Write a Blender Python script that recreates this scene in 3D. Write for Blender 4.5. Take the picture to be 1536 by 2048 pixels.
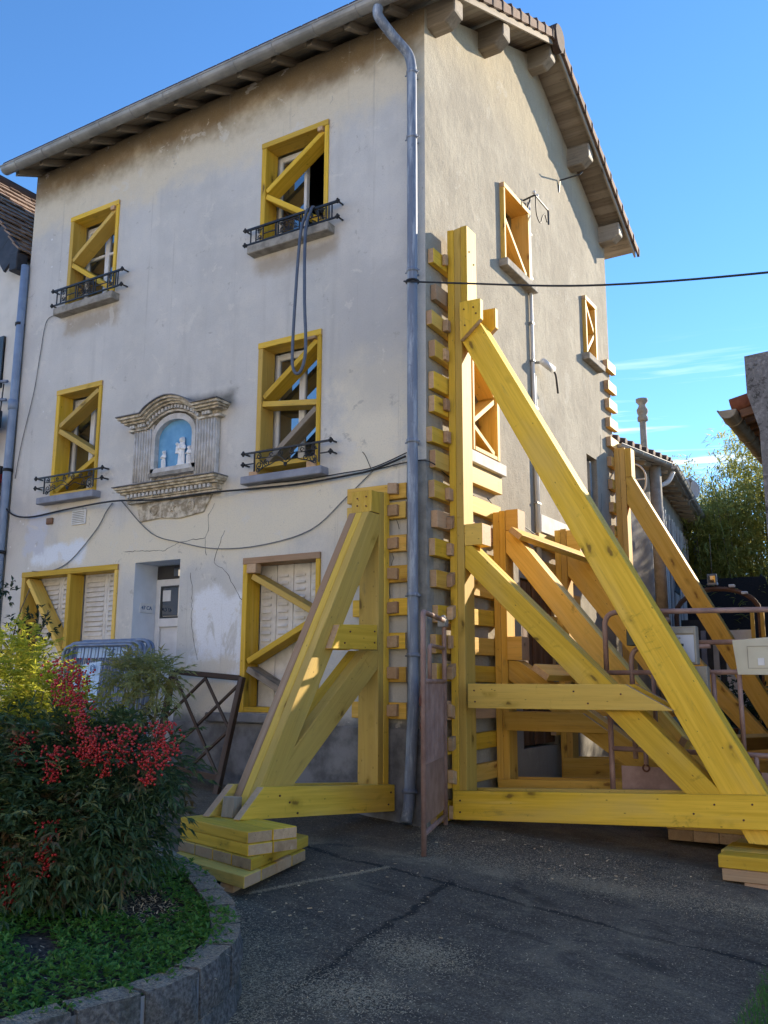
import bpy, bmesh, math, random
from mathutils import Vector, Matrix, noise as mnoise
R = math.radians
random.seed(7)
for o in list(bpy.data.objects):
    bpy.data.objects.remove(o)
scene = bpy.context.scene
col = scene.collection

# ---------------------------------------------------------------- camera
cam_d = bpy.data.cameras.new('camera')
cam = bpy.data.objects.new('camera', cam_d)
col.objects.link(cam)
scene.camera = cam
YAW, PITCH, ROLL = R(121.66602), R(10.7394), R(0.25309)
fw = Vector((math.cos(YAW)*math.cos(PITCH), math.sin(YAW)*math.cos(PITCH), math.sin(PITCH)))
rt = Vector((math.sin(YAW), -math.cos(YAW), 0))
up = rt.cross(fw)
r2 = rt*math.cos(ROLL) + up*math.sin(ROLL)
u2 = up*math.cos(ROLL) - rt*math.sin(ROLL)
M = Matrix(((r2.x, u2.x, -fw.x), (r2.y, u2.y, -fw.y), (r2.z, u2.z, -fw.z))).to_4x4()
M.translation = Vector((4.077, -7.378, 1.261))
cam.matrix_world = M
cam_d.sensor_fit = 'VERTICAL'
cam_d.sensor_height = 36.0
cam_d.lens = 36.0*1806.81/2048
cam_d.clip_end = 2000
scene.render.resolution_x, scene.render.resolution_y = 768, 1024

# ---------------------------------------------------------------- sky and sun
SUN = Vector((1.0, 2.42, 1.05)).normalized()
EL = math.asin(SUN.z)
AZ = math.atan2(SUN.x, SUN.y)
world = bpy.data.worlds.new('World')
scene.world = world
world.use_nodes = True
wn, wl = world.node_tree.nodes, world.node_tree.links
wn.clear()
w_out = wn.new('ShaderNodeOutputWorld')
w_bg = wn.new('ShaderNodeBackground')
w_sky = wn.new('ShaderNodeTexSky')
w_sky.sky_type = 'NISHITA'
w_sky.sun_disc = False
w_sky.sun_elevation = EL
w_sky.sun_rotation = AZ
w_sky.altitude = 1000
w_sky.air_density = 1.0
w_sky.dust_density = 0.0
w_sky.ozone_density = 4.5
w_bg.inputs['Strength'].default_value = 0.13
# thin streaks of cirrus low in the sky, all the way round
w_tc = wn.new('ShaderNodeTexCoord')
w_map = wn.new('ShaderNodeMapping')
w_map.inputs['Scale'].default_value = (1.8, 1.8, 36.0)
w_map.inputs['Rotation'].default_value = (0.03, 0.02, 0)
w_noi = wn.new('ShaderNodeTexNoise')
w_noi.inputs['Scale'].default_value = 1.9
w_noi.inputs['Detail'].default_value = 7
w_noi.inputs['Roughness'].default_value = 0.55
w_ramp = wn.new('ShaderNodeValToRGB')
w_ramp.color_ramp.elements[0].position = 0.555
w_ramp.color_ramp.elements[1].position = 0.72
w_sep = wn.new('ShaderNodeSeparateXYZ')
w_alt = wn.new('ShaderNodeMapRange')
w_alt.inputs[1].default_value = 0.36
w_alt.inputs[2].default_value = 0.27
w_alt.inputs[3].default_value = 0.0
w_alt.inputs[4].default_value = 0.7
w_mul = wn.new('ShaderNodeMath')
w_mul.operation = 'MULTIPLY'
w_mix = wn.new('ShaderNodeMixRGB')
w_mix.inputs[2].default_value = (6.6, 6.9, 7.4, 1)
w_hsv = wn.new('ShaderNodeHueSaturation')
w_hsv.inputs['Saturation'].default_value = 1.10
wl.new(w_tc.outputs['Generated'], w_map.inputs['Vector'])
wl.new(w_map.outputs[0], w_noi.inputs['Vector'])
wl.new(w_noi.outputs['Fac'], w_ramp.inputs[0])
wl.new(w_tc.outputs['Generated'], w_sep.inputs[0])
wl.new(w_sep.outputs['Z'], w_alt.inputs[0])
wl.new(w_ramp.outputs[0], w_mul.inputs[0])
wl.new(w_alt.outputs[0], w_mul.inputs[1])
wl.new(w_mul.outputs[0], w_mix.inputs[0])
wl.new(w_sky.outputs[0], w_hsv.inputs['Color'])
wl.new(w_hsv.outputs[0], w_mix.inputs[1])
wl.new(w_mix.outputs[0], w_bg.inputs['Color'])
wl.new(w_bg.outputs[0], w_out.inputs[0])

sun_d = bpy.data.lights.new('sun', 'SUN')
sun_d.energy = 4.4
sun_d.angle = R(0.53)
sun_d.color = (1.0, 0.86, 0.66)
sun = bpy.data.objects.new('sun', sun_d)
col.objects.link(sun)
sun.location = (10, 40, 20)
sun.rotation_euler = SUN.to_track_quat('Z', 'Y').to_euler()

scene.view_settings.view_transform = 'Standard'
scene.view_settings.look = 'None'
scene.view_settings.exposure = 1.3
scene.view_settings.gamma = 1.0
scene.view_settings.use_curve_mapping = False
scene.render.engine = 'CYCLES'
scene.cycles.max_bounces = 6
scene.cycles.diffuse_bounces = 3
scene.cycles.glossy_bounces = 2
scene.cycles.transmission_bounces = 3
scene.cycles.transparent_max_bounces = 8

# ---------------------------------------------------------------- node helpers
class NT:
    def __init__(s, name):
        s.m = bpy.data.materials.new(name)
        s.m.use_nodes = True
        s.n, s.l = s.m.node_tree.nodes, s.m.node_tree.links
        s.b = s.n['Principled BSDF']
        s._co = {}
    def node(s, t, **kw):
        n = s.n.new(t)
        for k, v in kw.items():
            setattr(n, k, v)
        return n
    def put(s, sock, v):
        if hasattr(v, 'is_output') or isinstance(v, bpy.types.NodeSocket):
            s.l.new(v, sock)
        elif isinstance(v, (tuple, list)) and len(v) == 3 and sock.type == 'RGBA':
            sock.default_value = (*v, 1)
        else:
            sock.default_value = v
    def co(s, kind='Object'):
        if 'tc' not in s._co:
            s._co['tc'] = s.node('ShaderNodeTexCoord')
        return s._co['tc'].outputs[kind]
    def pos(s):
        if 'geo' not in s._co:
            s._co['geo'] = s.node('ShaderNodeNewGeometry')
        return s._co['geo'].outputs['Position']
    def rnd(s):
        if 'oi' not in s._co:
            s._co['oi'] = s.node('ShaderNodeObjectInfo')
        return s._co['oi'].outputs['Random']
    def mapping(s, vec, scale=(1, 1, 1), loc=(0, 0, 0)):
        n = s.node('ShaderNodeMapping')
        s.put(n.inputs['Vector'], vec)
        s.put(n.inputs['Scale'], scale)
        s.put(n.inputs['Location'], loc)
        return n.outputs[0]
    def noise(s, vec, scale, detail=4, rough=0.55, dist=0.0):
        n = s.node('ShaderNodeTexNoise')
        s.put(n.inputs['Vector'], vec)
        s.put(n.inputs['Scale'], scale)
        n.inputs['Detail'].default_value = detail
        n.inputs['Roughness'].default_value = rough
        n.inputs['Distortion'].default_value = dist
        return n.outputs['Fac']
    def voro(s, vec, scale, feature='F1'):
        n = s.node('ShaderNodeTexVoronoi', feature=feature)
        s.put(n.inputs['Vector'], vec)
        s.put(n.inputs['Scale'], scale)
        return n.outputs['Distance']
    def ramp(s, fac, a, b, lo=0.0, hi=1.0):
        n = s.node('ShaderNodeMapRange', interpolation_type='SMOOTHSTEP')
        s.put(n.inputs[0], fac)
        s.put(n.inputs[1], a)
        s.put(n.inputs[2], b)
        s.put(n.inputs[3], lo)
        s.put(n.inputs[4], hi)
        return n.outputs[0]
    def math(s, op, a, b=0.0):
        n = s.node('ShaderNodeMath', operation=op)
        s.put(n.inputs[0], a)
        s.put(n.inputs[1], b)
        return n.outputs[0]
    def mix(s, fac, a, b, mode='MIX'):
        n = s.node('ShaderNodeMixRGB', blend_type=mode)
        s.put(n.inputs[0], fac)
        s.put(n.inputs[1], a)
        s.put(n.inputs[2], b)
        return n.outputs[0]
    def xyz(s, vec):
        n = s.node('ShaderNodeSeparateXYZ')
        s.put(n.inputs[0], vec)
        return n.outputs
    def bump(s, h, strength=0.3, dist=0.01):
        n = s.node('ShaderNodeBump')
        s.put(n.inputs['Height'], h)
        n.inputs['Strength'].default_value = strength
        n.inputs['Distance'].default_value = dist
        s.l.new(n.outputs[0], s.b.inputs['Normal'])
    def done(s, color, rough=0.7, metal=0.0, spec=None):
        s.put(s.b.inputs['Base Color'], color)
        s.put(s.b.inputs['Roughness'], rough)
        s.put(s.b.inputs['Metallic'], metal)
        if spec is not None:
            s.b.inputs['Specular IOR Level'].default_value = spec
        return s.m

MAT = {}
def simple(name, c1, c2, scale=8, rough=0.7, metal=0.0, bump=0.0, bscale=60, spec=None, rv=0.0):
    t = NT(name)
    n = t.noise(t.co(), scale, 5, 0.6)
    c = t.mix(t.ramp(n, 0.35, 0.65), c1, c2)
    if rv:
        c = t.mix(t.math('MULTIPLY', t.rnd(), rv), c, tuple(x*0.35 for x in c1))
    if bump:
        t.bump(t.noise(t.co(), bscale, 4), bump, 0.006)
    MAT[name] = t.done(c, rough, metal, spec)
    return MAT[name]

def wood(name, a, b, knot, raw=0.12, dirt=(0.16, 0.13, 0.07), dirtamt=0.5, alt=None, altw=0.5, rough=0.62):
    t = NT(name)
    oc = t.co()
    off = t.node('ShaderNodeVectorMath', operation='ADD')
    sc = t.node('ShaderNodeVectorMath', operation='SCALE')
    comb = t.node('ShaderNodeCombineXYZ')
    for i in range(3):
        t.put(comb.inputs[i], t.rnd())
    t.l.new(comb.outputs[0], sc.inputs[0])
    sc.inputs['Scale'].default_value = 37.0
    t.l.new(oc, off.inputs[0])
    t.l.new(sc.outputs[0], off.inputs[1])
    v = off.outputs[0]
    g1 = t.noise(t.mapping(v, (0.9, 26, 26)), 1.0, 5, 0.6, 0.4)
    g2 = t.noise(t.mapping(v, (2.5, 90, 90)), 1.0, 3, 0.5)
    big = t.noise(t.mapping(v, (0.8, 2.5, 2.5)), 1.3, 3, 0.5)
    c = t.mix(t.ramp(g1, 0.3, 0.7), a, b)
    if alt:
        c = t.mix(t.math('MULTIPLY', t.ramp(t.rnd(), 0.35, 0.95), altw), c, alt)
    c = t.mix(t.ramp(g2, 0.55, 0.75, 0.0, 0.35), c, tuple(x*0.6 for x in a))
    c = t.mix(t.ramp(big, 0.5, 0.72, 0.0, raw*3), c, tuple(min(1, x*0.55+0.12) for x in b))
    wob = t.node('ShaderNodeVectorMath', operation='ADD')
    t.l.new(t.mapping(v, (2.1, 5.0, 5.0)), wob.inputs[0])
    t.put(wob.inputs[1], t.math('MULTIPLY', t.noise(v, 6.0, 3), 0.5))
    kd = t.voro(wob.outputs[0], 1.0)
    c = t.mix(t.ramp(kd, 0.26, 0.08, 0.0, 0.45), c, tuple(x*0.55 for x in a))
    c = t.mix(t.ramp(kd, 0.12, 0.05, 0.0, 0.85), c, knot)
    r2_ = t.math('FRACT', t.math('MULTIPLY', t.rnd(), 7.31))
    vcol = t.mix(r2_, (0.72, 0.70, 0.68), (1.08, 1.06, 1.05))
    c = t.mix(1.0, c, vcol, 'MULTIPLY')
    kd2 = t.voro(t.mapping(v, (7.0, 14, 14), (3.3, 1, 7)), 1.0)
    c = t.mix(t.ramp(kd2, 0.10, 0.03, 0.0, 0.8), c, knot)
    dn = t.noise(t.mapping(v, (1.2, 6, 6), (9, 2, 4)), 2.2, 6, 0.65)
    c = t.mix(t.ramp(dn, 0.58, 0.78, 0.0, dirtamt), c, dirt)
    sm = t.noise(t.mapping(v, (5.0, 3.0, 3.0), (1, 8, 3)), 1.0, 6, 0.7, 1.2)
    c = t.mix(t.ramp(sm, 0.60, 0.74, 0.0, 0.55), c, tuple(x*0.45 for x in a))
    pale = t.noise(t.mapping(v, (0.5, 9, 9), (5, 5, 1)), 1.0, 4, 0.6)
    c = t.mix(t.ramp(pale, 0.56, 0.74, 0.0, 0.35), c, tuple(min(1.0, x*0.8+0.16) for x in b))
    nail = t.voro(t.mapping(v, (4.0, 9.0, 9.0), (2, 6, 1)), 1.0)
    c = t.mix(t.ramp(nail, 0.035, 0.02, 0.0, 0.85), c, (0.03, 0.025, 0.02))
    t.bump(t.mix(0.5, g1, g2), 0.35, 0.005)
    MAT[name] = t.done(c, rough, 0.0, 0.25)

wood('yellow_timber', (0.70, 0.435, 0.032), (0.86, 0.565, 0.058), (0.19, 0.11, 0.02), alt=(0.70, 0.50, 0.17), altw=0.6)
wood('warm_lit_timber', (0.74, 0.44, 0.07), (0.86, 0.55, 0.12), (0.26, 0.12, 0.03), alt=(0.70, 0.42, 0.16), altw=0.4)  # yellow timber copy with warm bounced light put into its colour
wood('raw_timber', (0.50, 0.33, 0.19), (0.60, 0.42, 0.25), (0.20, 0.12, 0.06), alt=(0.45, 0.27, 0.16), altw=0.6)
wood('grey_timber', (0.26, 0.22, 0.17), (0.34, 0.29, 0.23), (0.10, 0.08, 0.06))
wood('eave_timber', (0.25, 0.21, 0.16), (0.36, 0.31, 0.24), (0.09, 0.07, 0.05), dirt=(0.06, 0.05, 0.04), dirtamt=0.8, alt=(0.42, 0.38, 0.31), altw=0.6)
wood('brown_timber', (0.060, 0.038, 0.026), (0.085, 0.055, 0.038), (0.03, 0.02, 0.015), dirt=(0.03, 0.025, 0.02))
wood('shutter_brown', (0.13, 0.065, 0.035), (0.19, 0.10, 0.055), (0.05, 0.03, 0.02))

def box_mask(t, px, pz, x0, x1, z0, z1, soft, n, amt):
    d = t.math('MULTIPLY', t.math('SUBTRACT', n, 0.5), amt)
    xx = t.math('ADD', px, d)
    zz = t.math('ADD', pz, d)
    m = t.math('MULTIPLY', t.ramp(xx, x0-soft, x0+soft), t.ramp(xx, x1+soft, x1-soft))
    m2 = t.math('MULTIPLY', t.ramp(zz, z0-soft, z0+soft), t.ramp(zz, z1+soft, z1-soft))
    return t.math('MULTIPLY', m, m2)

def facade():
    t = NT('facade_render')
    p = t.pos()
    x, y, z = t.xyz(p)
    n1 = t.noise(p, 0.9, 6, 0.62)
    n2 = t.noise(p, 3.2, 6, 0.65)
    n3 = t.noise(p, 14, 5, 0.6)
    streak = t.noise(t.mapping(p, (5.0, 5.0, 0.35)), 1.0, 5, 0.6)
    c = t.mix(t.ramp(n1, 0.35, 0.66), (0.545, 0.53, 0.50), (0.63, 0.61, 0.575))
    c = t.mix(t.ramp(n2, 0.42, 0.7, 0.0, 0.5), c, (0.69, 0.655, 0.59))
    c = t.mix(t.ramp(streak, 0.52, 0.75, 0.0, 0.40), c, (0.44, 0.425, 0.40))
    # old cream coat left at the top, with an uneven lower edge
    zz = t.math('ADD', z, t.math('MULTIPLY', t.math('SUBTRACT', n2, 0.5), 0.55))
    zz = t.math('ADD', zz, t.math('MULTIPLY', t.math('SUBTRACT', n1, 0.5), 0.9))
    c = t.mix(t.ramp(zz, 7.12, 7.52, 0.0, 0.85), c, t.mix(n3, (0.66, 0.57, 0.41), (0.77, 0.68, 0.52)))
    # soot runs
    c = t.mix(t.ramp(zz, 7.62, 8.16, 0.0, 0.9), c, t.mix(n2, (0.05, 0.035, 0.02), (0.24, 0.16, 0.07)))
    # repairs lower down
    c = t.mix(box_mask(t, x, z, -5.3, -0.9, 2.62, 3.25, 0.25, n1, 1.6), c, (0.74, 0.67, 0.53))
    c = t.mix(box_mask(t, x, z, -5.75, -4.75, 2.72, 2.95, 0.05, n2, 0.35), c, (0.76, 0.80, 0.86))
    c = t.mix(t.math('MULTIPLY', box_mask(t, x, z, -2.95, -2.25, 1.2, 2.2, 0.05, n1, 1.1), t.ramp(t.noise(t.mapping(p, (4, 4, 1.6)), 1.0, 6, 0.7, 0.8), 0.40, 0.50, 0.15, 1.0)), c, (0.78, 0.79, 0.82))
    c = t.mix(box_mask(t, x, z, -3.2, -2.3, 0.8, 1.5, 0.1, n2, 0.8), c, (0.66, 0.61, 0.52))
    c = t.mix(box_mask(t, x, z, -5.9, -5.5, 2.85, 3.4, 0.05, n2, 0.6), c, (0.58, 0.60, 0.66))
    c = t.mix(box_mask(t, x, z, -1.0, -0.2, 3.2, 4.6, 0.2, n2, 1.0), c, (0.76, 0.69, 0.55))
    c = t.mix(t.math('MULTIPLY', box_mask(t, x, z, -1.0, -0.1, 4.0, 5.6, 0.3, n1, 1.5), 0.45), c, (0.36, 0.36, 0.36))
    # black lichen above the niche
    c = t.mix(t.math('MULTIPLY', box_mask(t, x, z, -3.2, -2.45, 4.30, 4.50, 0.07, n2, 0.14), 0.8), c, (0.06, 0.06, 0.05))
    # runs below the upper sills
    for xa, xb, za in ((-2.2, -1.1, 5.9), (-5.45, -4.4, 5.88)):
        c = t.mix(t.math('MULTIPLY', box_mask(t, x, z, xa, xb, za-0.14, za+0.08, 0.08, n2, 0.35), 0.55), c, (0.30, 0.21, 0.11))
    # damp grey plinth
    c = t.mix(t.ramp(t.math('ADD', z, t.math('MULTIPLY', n2, 0.3)), 1.15, 0.98), c, t.mix(n2, (0.12, 0.125, 0.13), (0.26, 0.27, 0.28)))
    fl1 = t.noise(p, 2.6, 9, 0.72, 0.6)
    c = t.mix(t.math('MULTIPLY', t.ramp(fl1, 0.600, 0.612), 0.5), c, t.mix(n3, (0.66, 0.62, 0.55), (0.74, 0.71, 0.65)))
    fl2 = t.noise(t.mapping(p, (1, 1, 1), (7, 3, 5)), 4.5, 9, 0.75, 0.4)
    c = t.mix(t.math('MULTIPLY', t.ramp(fl2, 0.625, 0.64), 0.45), c, (0.33, 0.31, 0.28))
    drip = t.noise(t.mapping(p, (9.0, 9.0, 0.22)), 1.0, 6, 0.7)
    c = t.mix(t.ramp(drip, 0.60, 0.70, 0.0, 0.28), c, (0.30, 0.28, 0.25))
    fine = t.noise(p, 60, 5, 0.7)
    c = t.mix(t.ramp(fine, 0.45, 0.75, 0.0, 0.30), c, (0.34, 0.33, 0.31))
    sp = t.voro(p, 5.0)
    left = t.ramp(x, -5.3, -5.9)
    c = t.mix(t.math('MULTIPLY', t.ramp(sp, 0.10, 0.05), left), c, (0.75, 0.75, 0.75))
    h = t.math('ADD', t.math('MULTIPLY', n3, 0.6), t.noise(p, 90, 4))
    t.bump(h, 0.35, 0.006)
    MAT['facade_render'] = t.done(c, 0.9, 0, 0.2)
facade()

def gable():
    t = NT('gable_render')
    p = t.pos()
    x, y, z = t.xyz(p)
    n1 = t.noise(p, 1.1, 6, 0.62)
    n2 = t.noise(p, 5, 6, 0.65)
    n3 = t.noise(p, 55, 4, 0.6)
    c = t.mix(t.ramp(n1, 0.35, 0.66), (0.32, 0.29, 0.235), (0.40, 0.365, 0.295))
    c = t.mix(t.ramp(n2, 0.5, 0.72, 0.0, 0.45), c, (0.26, 0.245, 0.21))
    c = t.mix(t.ramp(t.math('ADD', z, n1), 8.2, 9.2, 0.0, 0.5), c, (0.46, 0.38, 0.24))
    c = t.mix(t.ramp(t.math('ADD', z, t.math('MULTIPLY', n1, 2)), 3.2, 1.6, 0.0, 0.6), c, (0.36, 0.345, 0.32))
    c = t.mix(t.ramp(n3, 0.50, 0.72, 0.0, 0.45), c, (0.20, 0.19, 0.16))
    run = t.noise(t.mapping(p, (6.0, 6.0, 0.25)), 1.0, 6, 0.7)
    c = t.mix(t.ramp(run, 0.54, 0.70, 0.0, 0.40), c, (0.24, 0.22, 0.185))
    rep = t.noise(t.mapping(p, (1, 1, 1), (4, 9, 2)), 1.7, 9, 0.72, 0.5)
    c = t.mix(t.math('MULTIPLY', t.ramp(rep, 0.60, 0.615), 0.35), c, (0.46, 0.43, 0.37))
    t.bump(t.math('ADD', t.math('MULTIPLY', n3, 1.0), t.math('MULTIPLY', n2, 2.5)), 0.55, 0.012)
    MAT['gable_render'] = t.done(c, 0.92, 0, 0.2)
gable()

simple('white_plaster', (0.62, 0.60, 0.56), (0.72, 0.71, 0.68), 5, 0.9, bump=0.2)
simple('reveal_paint', (0.62, 0.66, 0.72), (0.70, 0.74, 0.80), 4, 0.8)
simple('plinth_concrete', (0.10, 0.10, 0.105), (0.22, 0.22, 0.23), 4, 0.9, bump=0.4, bscale=30)
simple('column_concrete', (0.20, 0.20, 0.19), (0.30, 0.30, 0.28), 6, 0.9, bump=0.4)
simple('sill_stone', (0.22, 0.20, 0.17), (0.36, 0.33, 0.28), 9, 0.9, bump=0.4)
simple('sill_paint', (0.20, 0.21, 0.25), (0.27, 0.28, 0.33), 6, 0.6)
simple('niche_stone', (0.30, 0.25, 0.18), (0.66, 0.60, 0.49), 16, 0.9, bump=0.45, bscale=45)
simple('niche_white', (0.60, 0.59, 0.58), (0.45, 0.43, 0.40), 10, 0.85, bump=0.3)
simple('niche_blue', (0.11, 0.31, 0.55), (0.17, 0.41, 0.66), 4, 0.7)
simple('statue_white', (0.74, 0.74, 0.74), (0.84, 0.84, 0.84), 10, 0.6)
simple('white_joinery', (0.66, 0.67, 0.68), (0.74, 0.75, 0.76), 6, 0.45)
simple('shutter_white', (0.60, 0.58, 0.55), (0.72, 0.70, 0.67), 9, 0.6, bump=0.15)
simple('interior_dark', (0.035, 0.035, 0.04), (0.06, 0.06, 0.06), 3, 0.9)
simple('iron_black', (0.012, 0.013, 0.015), (0.025, 0.026, 0.03), 20, 0.45, spec=0.4)
simple('cable_black', (0.012, 0.012, 0.014), (0.02, 0.02, 0.022), 20, 0.6)
simple('cable_grey', (0.16, 0.16, 0.15), (0.22, 0.21, 0.20), 20, 0.7)
simple('hose_grey', (0.075, 0.095, 0.14), (0.10, 0.125, 0.17), 12, 0.5)
simple('zinc', (0.24, 0.245, 0.24), (0.36, 0.36, 0.35), 3, 0.55, 0.35, bump=0.1, bscale=12)
simple('tile_brown', (0.055, 0.032, 0.024), (0.10, 0.055, 0.036), 9, 0.8, bump=0.3, rv=0.5)
simple('tile_pale', (0.27, 0.18, 0.125), (0.40, 0.28, 0.20), 12, 0.85, bump=0.3, rv=0.5)
simple('tile_slate', (0.022, 0.023, 0.030), (0.04, 0.04, 0.05), 9, 0.6, rv=0.4)
simple('tile_red', (0.17, 0.055, 0.03), (0.24, 0.09, 0.05), 9, 0.85, bump=0.3, rv=0.4)
simple('neighbour_render', (0.60, 0.575, 0.52), (0.68, 0.65, 0.59), 3, 0.9, bump=0.2)
simple('street_render', (0.66, 0.60, 0.50), (0.76, 0.70, 0.60), 0.4, 0.9)
simple('extension_render', (0.24, 0.225, 0.20), (0.33, 0.31, 0.28), 3, 0.92, bump=0.35)
simple('rust_paint', (0.25, 0.15, 0.125), (0.36, 0.235, 0.20), 6, 0.55, bump=0.15, bscale=25)
simple('rust_spot', (0.09, 0.03, 0.02), (0.14, 0.05, 0.03), 12, 0.8)
simple('galvanised', (0.16, 0.20, 0.29), (0.23, 0.28, 0.38), 8, 0.45, 0.3)
simple('mailbox_front', (0.42, 0.47, 0.58), (0.50, 0.55, 0.66), 3, 0.4)
simple('mailbox_frame', (0.26, 0.24, 0.20), (0.34, 0.31, 0.26), 6, 0.45)
simple('cream_board', (0.50, 0.47, 0.36), (0.58, 0.55, 0.43), 3, 0.6)
simple('dark_green', (0.02, 0.03, 0.02), (0.03, 0.045, 0.03), 5, 0.5)
simple('dark_panel', (0.02, 0.026, 0.032), (0.035, 0.045, 0.055), 3, 0.4)
simple('sign_blue', (0.015, 0.015, 0.45), (0.02, 0.02, 0.55), 3, 0.4)
simple('awning_red', (0.18, 0.012, 0.015), (0.24, 0.02, 0.02), 6, 0.8)
simple('sign_pale', (0.34, 0.50, 0.72), (0.42, 0.58, 0.80), 3, 0.4)
simple('ink_blue', (0.03, 0.10, 0.25), (0.04, 0.13, 0.30), 5, 0.5)
simple('black_net', (0.008, 0.009, 0.012), (0.016, 0.017, 0.02), 30, 0.9)
simple('pvc_blue', (0.19, 0.25, 0.36), (0.24, 0.31, 0.43), 6, 0.5)
simple('pvc_white', (0.55, 0.55, 0.54), (0.62, 0.62, 0.60), 5, 0.5)
simple('cement_pipe', (0.23, 0.20, 0.16), (0.32, 0.29, 0.24), 8, 0.9, bump=0.3)
simple('soil', (0.018, 0.013, 0.010), (0.085, 0.065, 0.048), 45, 0.95, bump=1.0, bscale=50)
simple('stem_brown', (0.11, 0.085, 0.055), (0.19, 0.15, 0.10), 30, 0.9)
simple('sawdust', (0.46, 0.35, 0.21), (0.62, 0.50, 0.33), 40, 0.95)
simple('curtain_cloth', (0.42, 0.40, 0.36), (0.52, 0.50, 0.46), 5, 0.9)
simple('terracotta', (0.25, 0.10, 0.06), (0.33, 0.15, 0.09), 10, 0.9)
simple('dish_grey', (0.42, 0.41, 0.39), (0.50, 0.49, 0.46), 4, 0.5)

def downpipe():
    t = NT('downpipe_zinc')
    p = t.pos()
    n = t.noise(t.mapping(p, (14, 14, 1.6)), 1.0, 6, 0.7)
    n2 = t.noise(p, 22, 4)
    c = t.mix(t.ramp(n, 0.45, 0.62), (0.17, 0.20, 0.26), (0.34, 0.38, 0.44))
    c = t.mix(t.ramp(n, 0.60, 0.68, 0, 0.8), c, (0.55, 0.56, 0.56))
    c = t.mix(t.ramp(n2, 0.6, 0.75, 0, 0.4), c, (0.10, 0.12, 0.16))
    MAT['downpipe_zinc'] = t.done(c, 0.6, 0.15)
downpipe()

def old_wall():
    t = NT('lichen_wall')
    p = t.pos()
    n = t.noise(p, 5, 7, 0.7)
    n2 = t.noise(p, 26, 5, 0.7)
    c = t.mix(t.ramp(n2, 0.40, 0.6), (0.15, 0.15, 0.155), (0.24, 0.24, 0.25))
    c = t.mix(t.math('MULTIPLY', t.ramp(n, 0.45, 0.6), t.ramp(n2, 0.45, 0.55)), c, (0.05, 0.05, 0.05))
    t.bump(n2, 0.4, 0.01)
    MAT['lichen_wall'] = t.done(c, 0.95)
old_wall()

def glass(name, base, rough=0.03, spec=1.0):
    t = NT(name)
    n = t.noise(t.co(), 1.5, 2)
    t.bump(n, 0.04, 0.02)
    m = t.done(base, rough, 0.0, spec)
    t.b.inputs['IOR'].default_value = 2.1
    MAT[name] = m
glass('window_glass', (0.012, 0.016, 0.022))
glass('niche_glass', (0.02, 0.03, 0.04))

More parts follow.
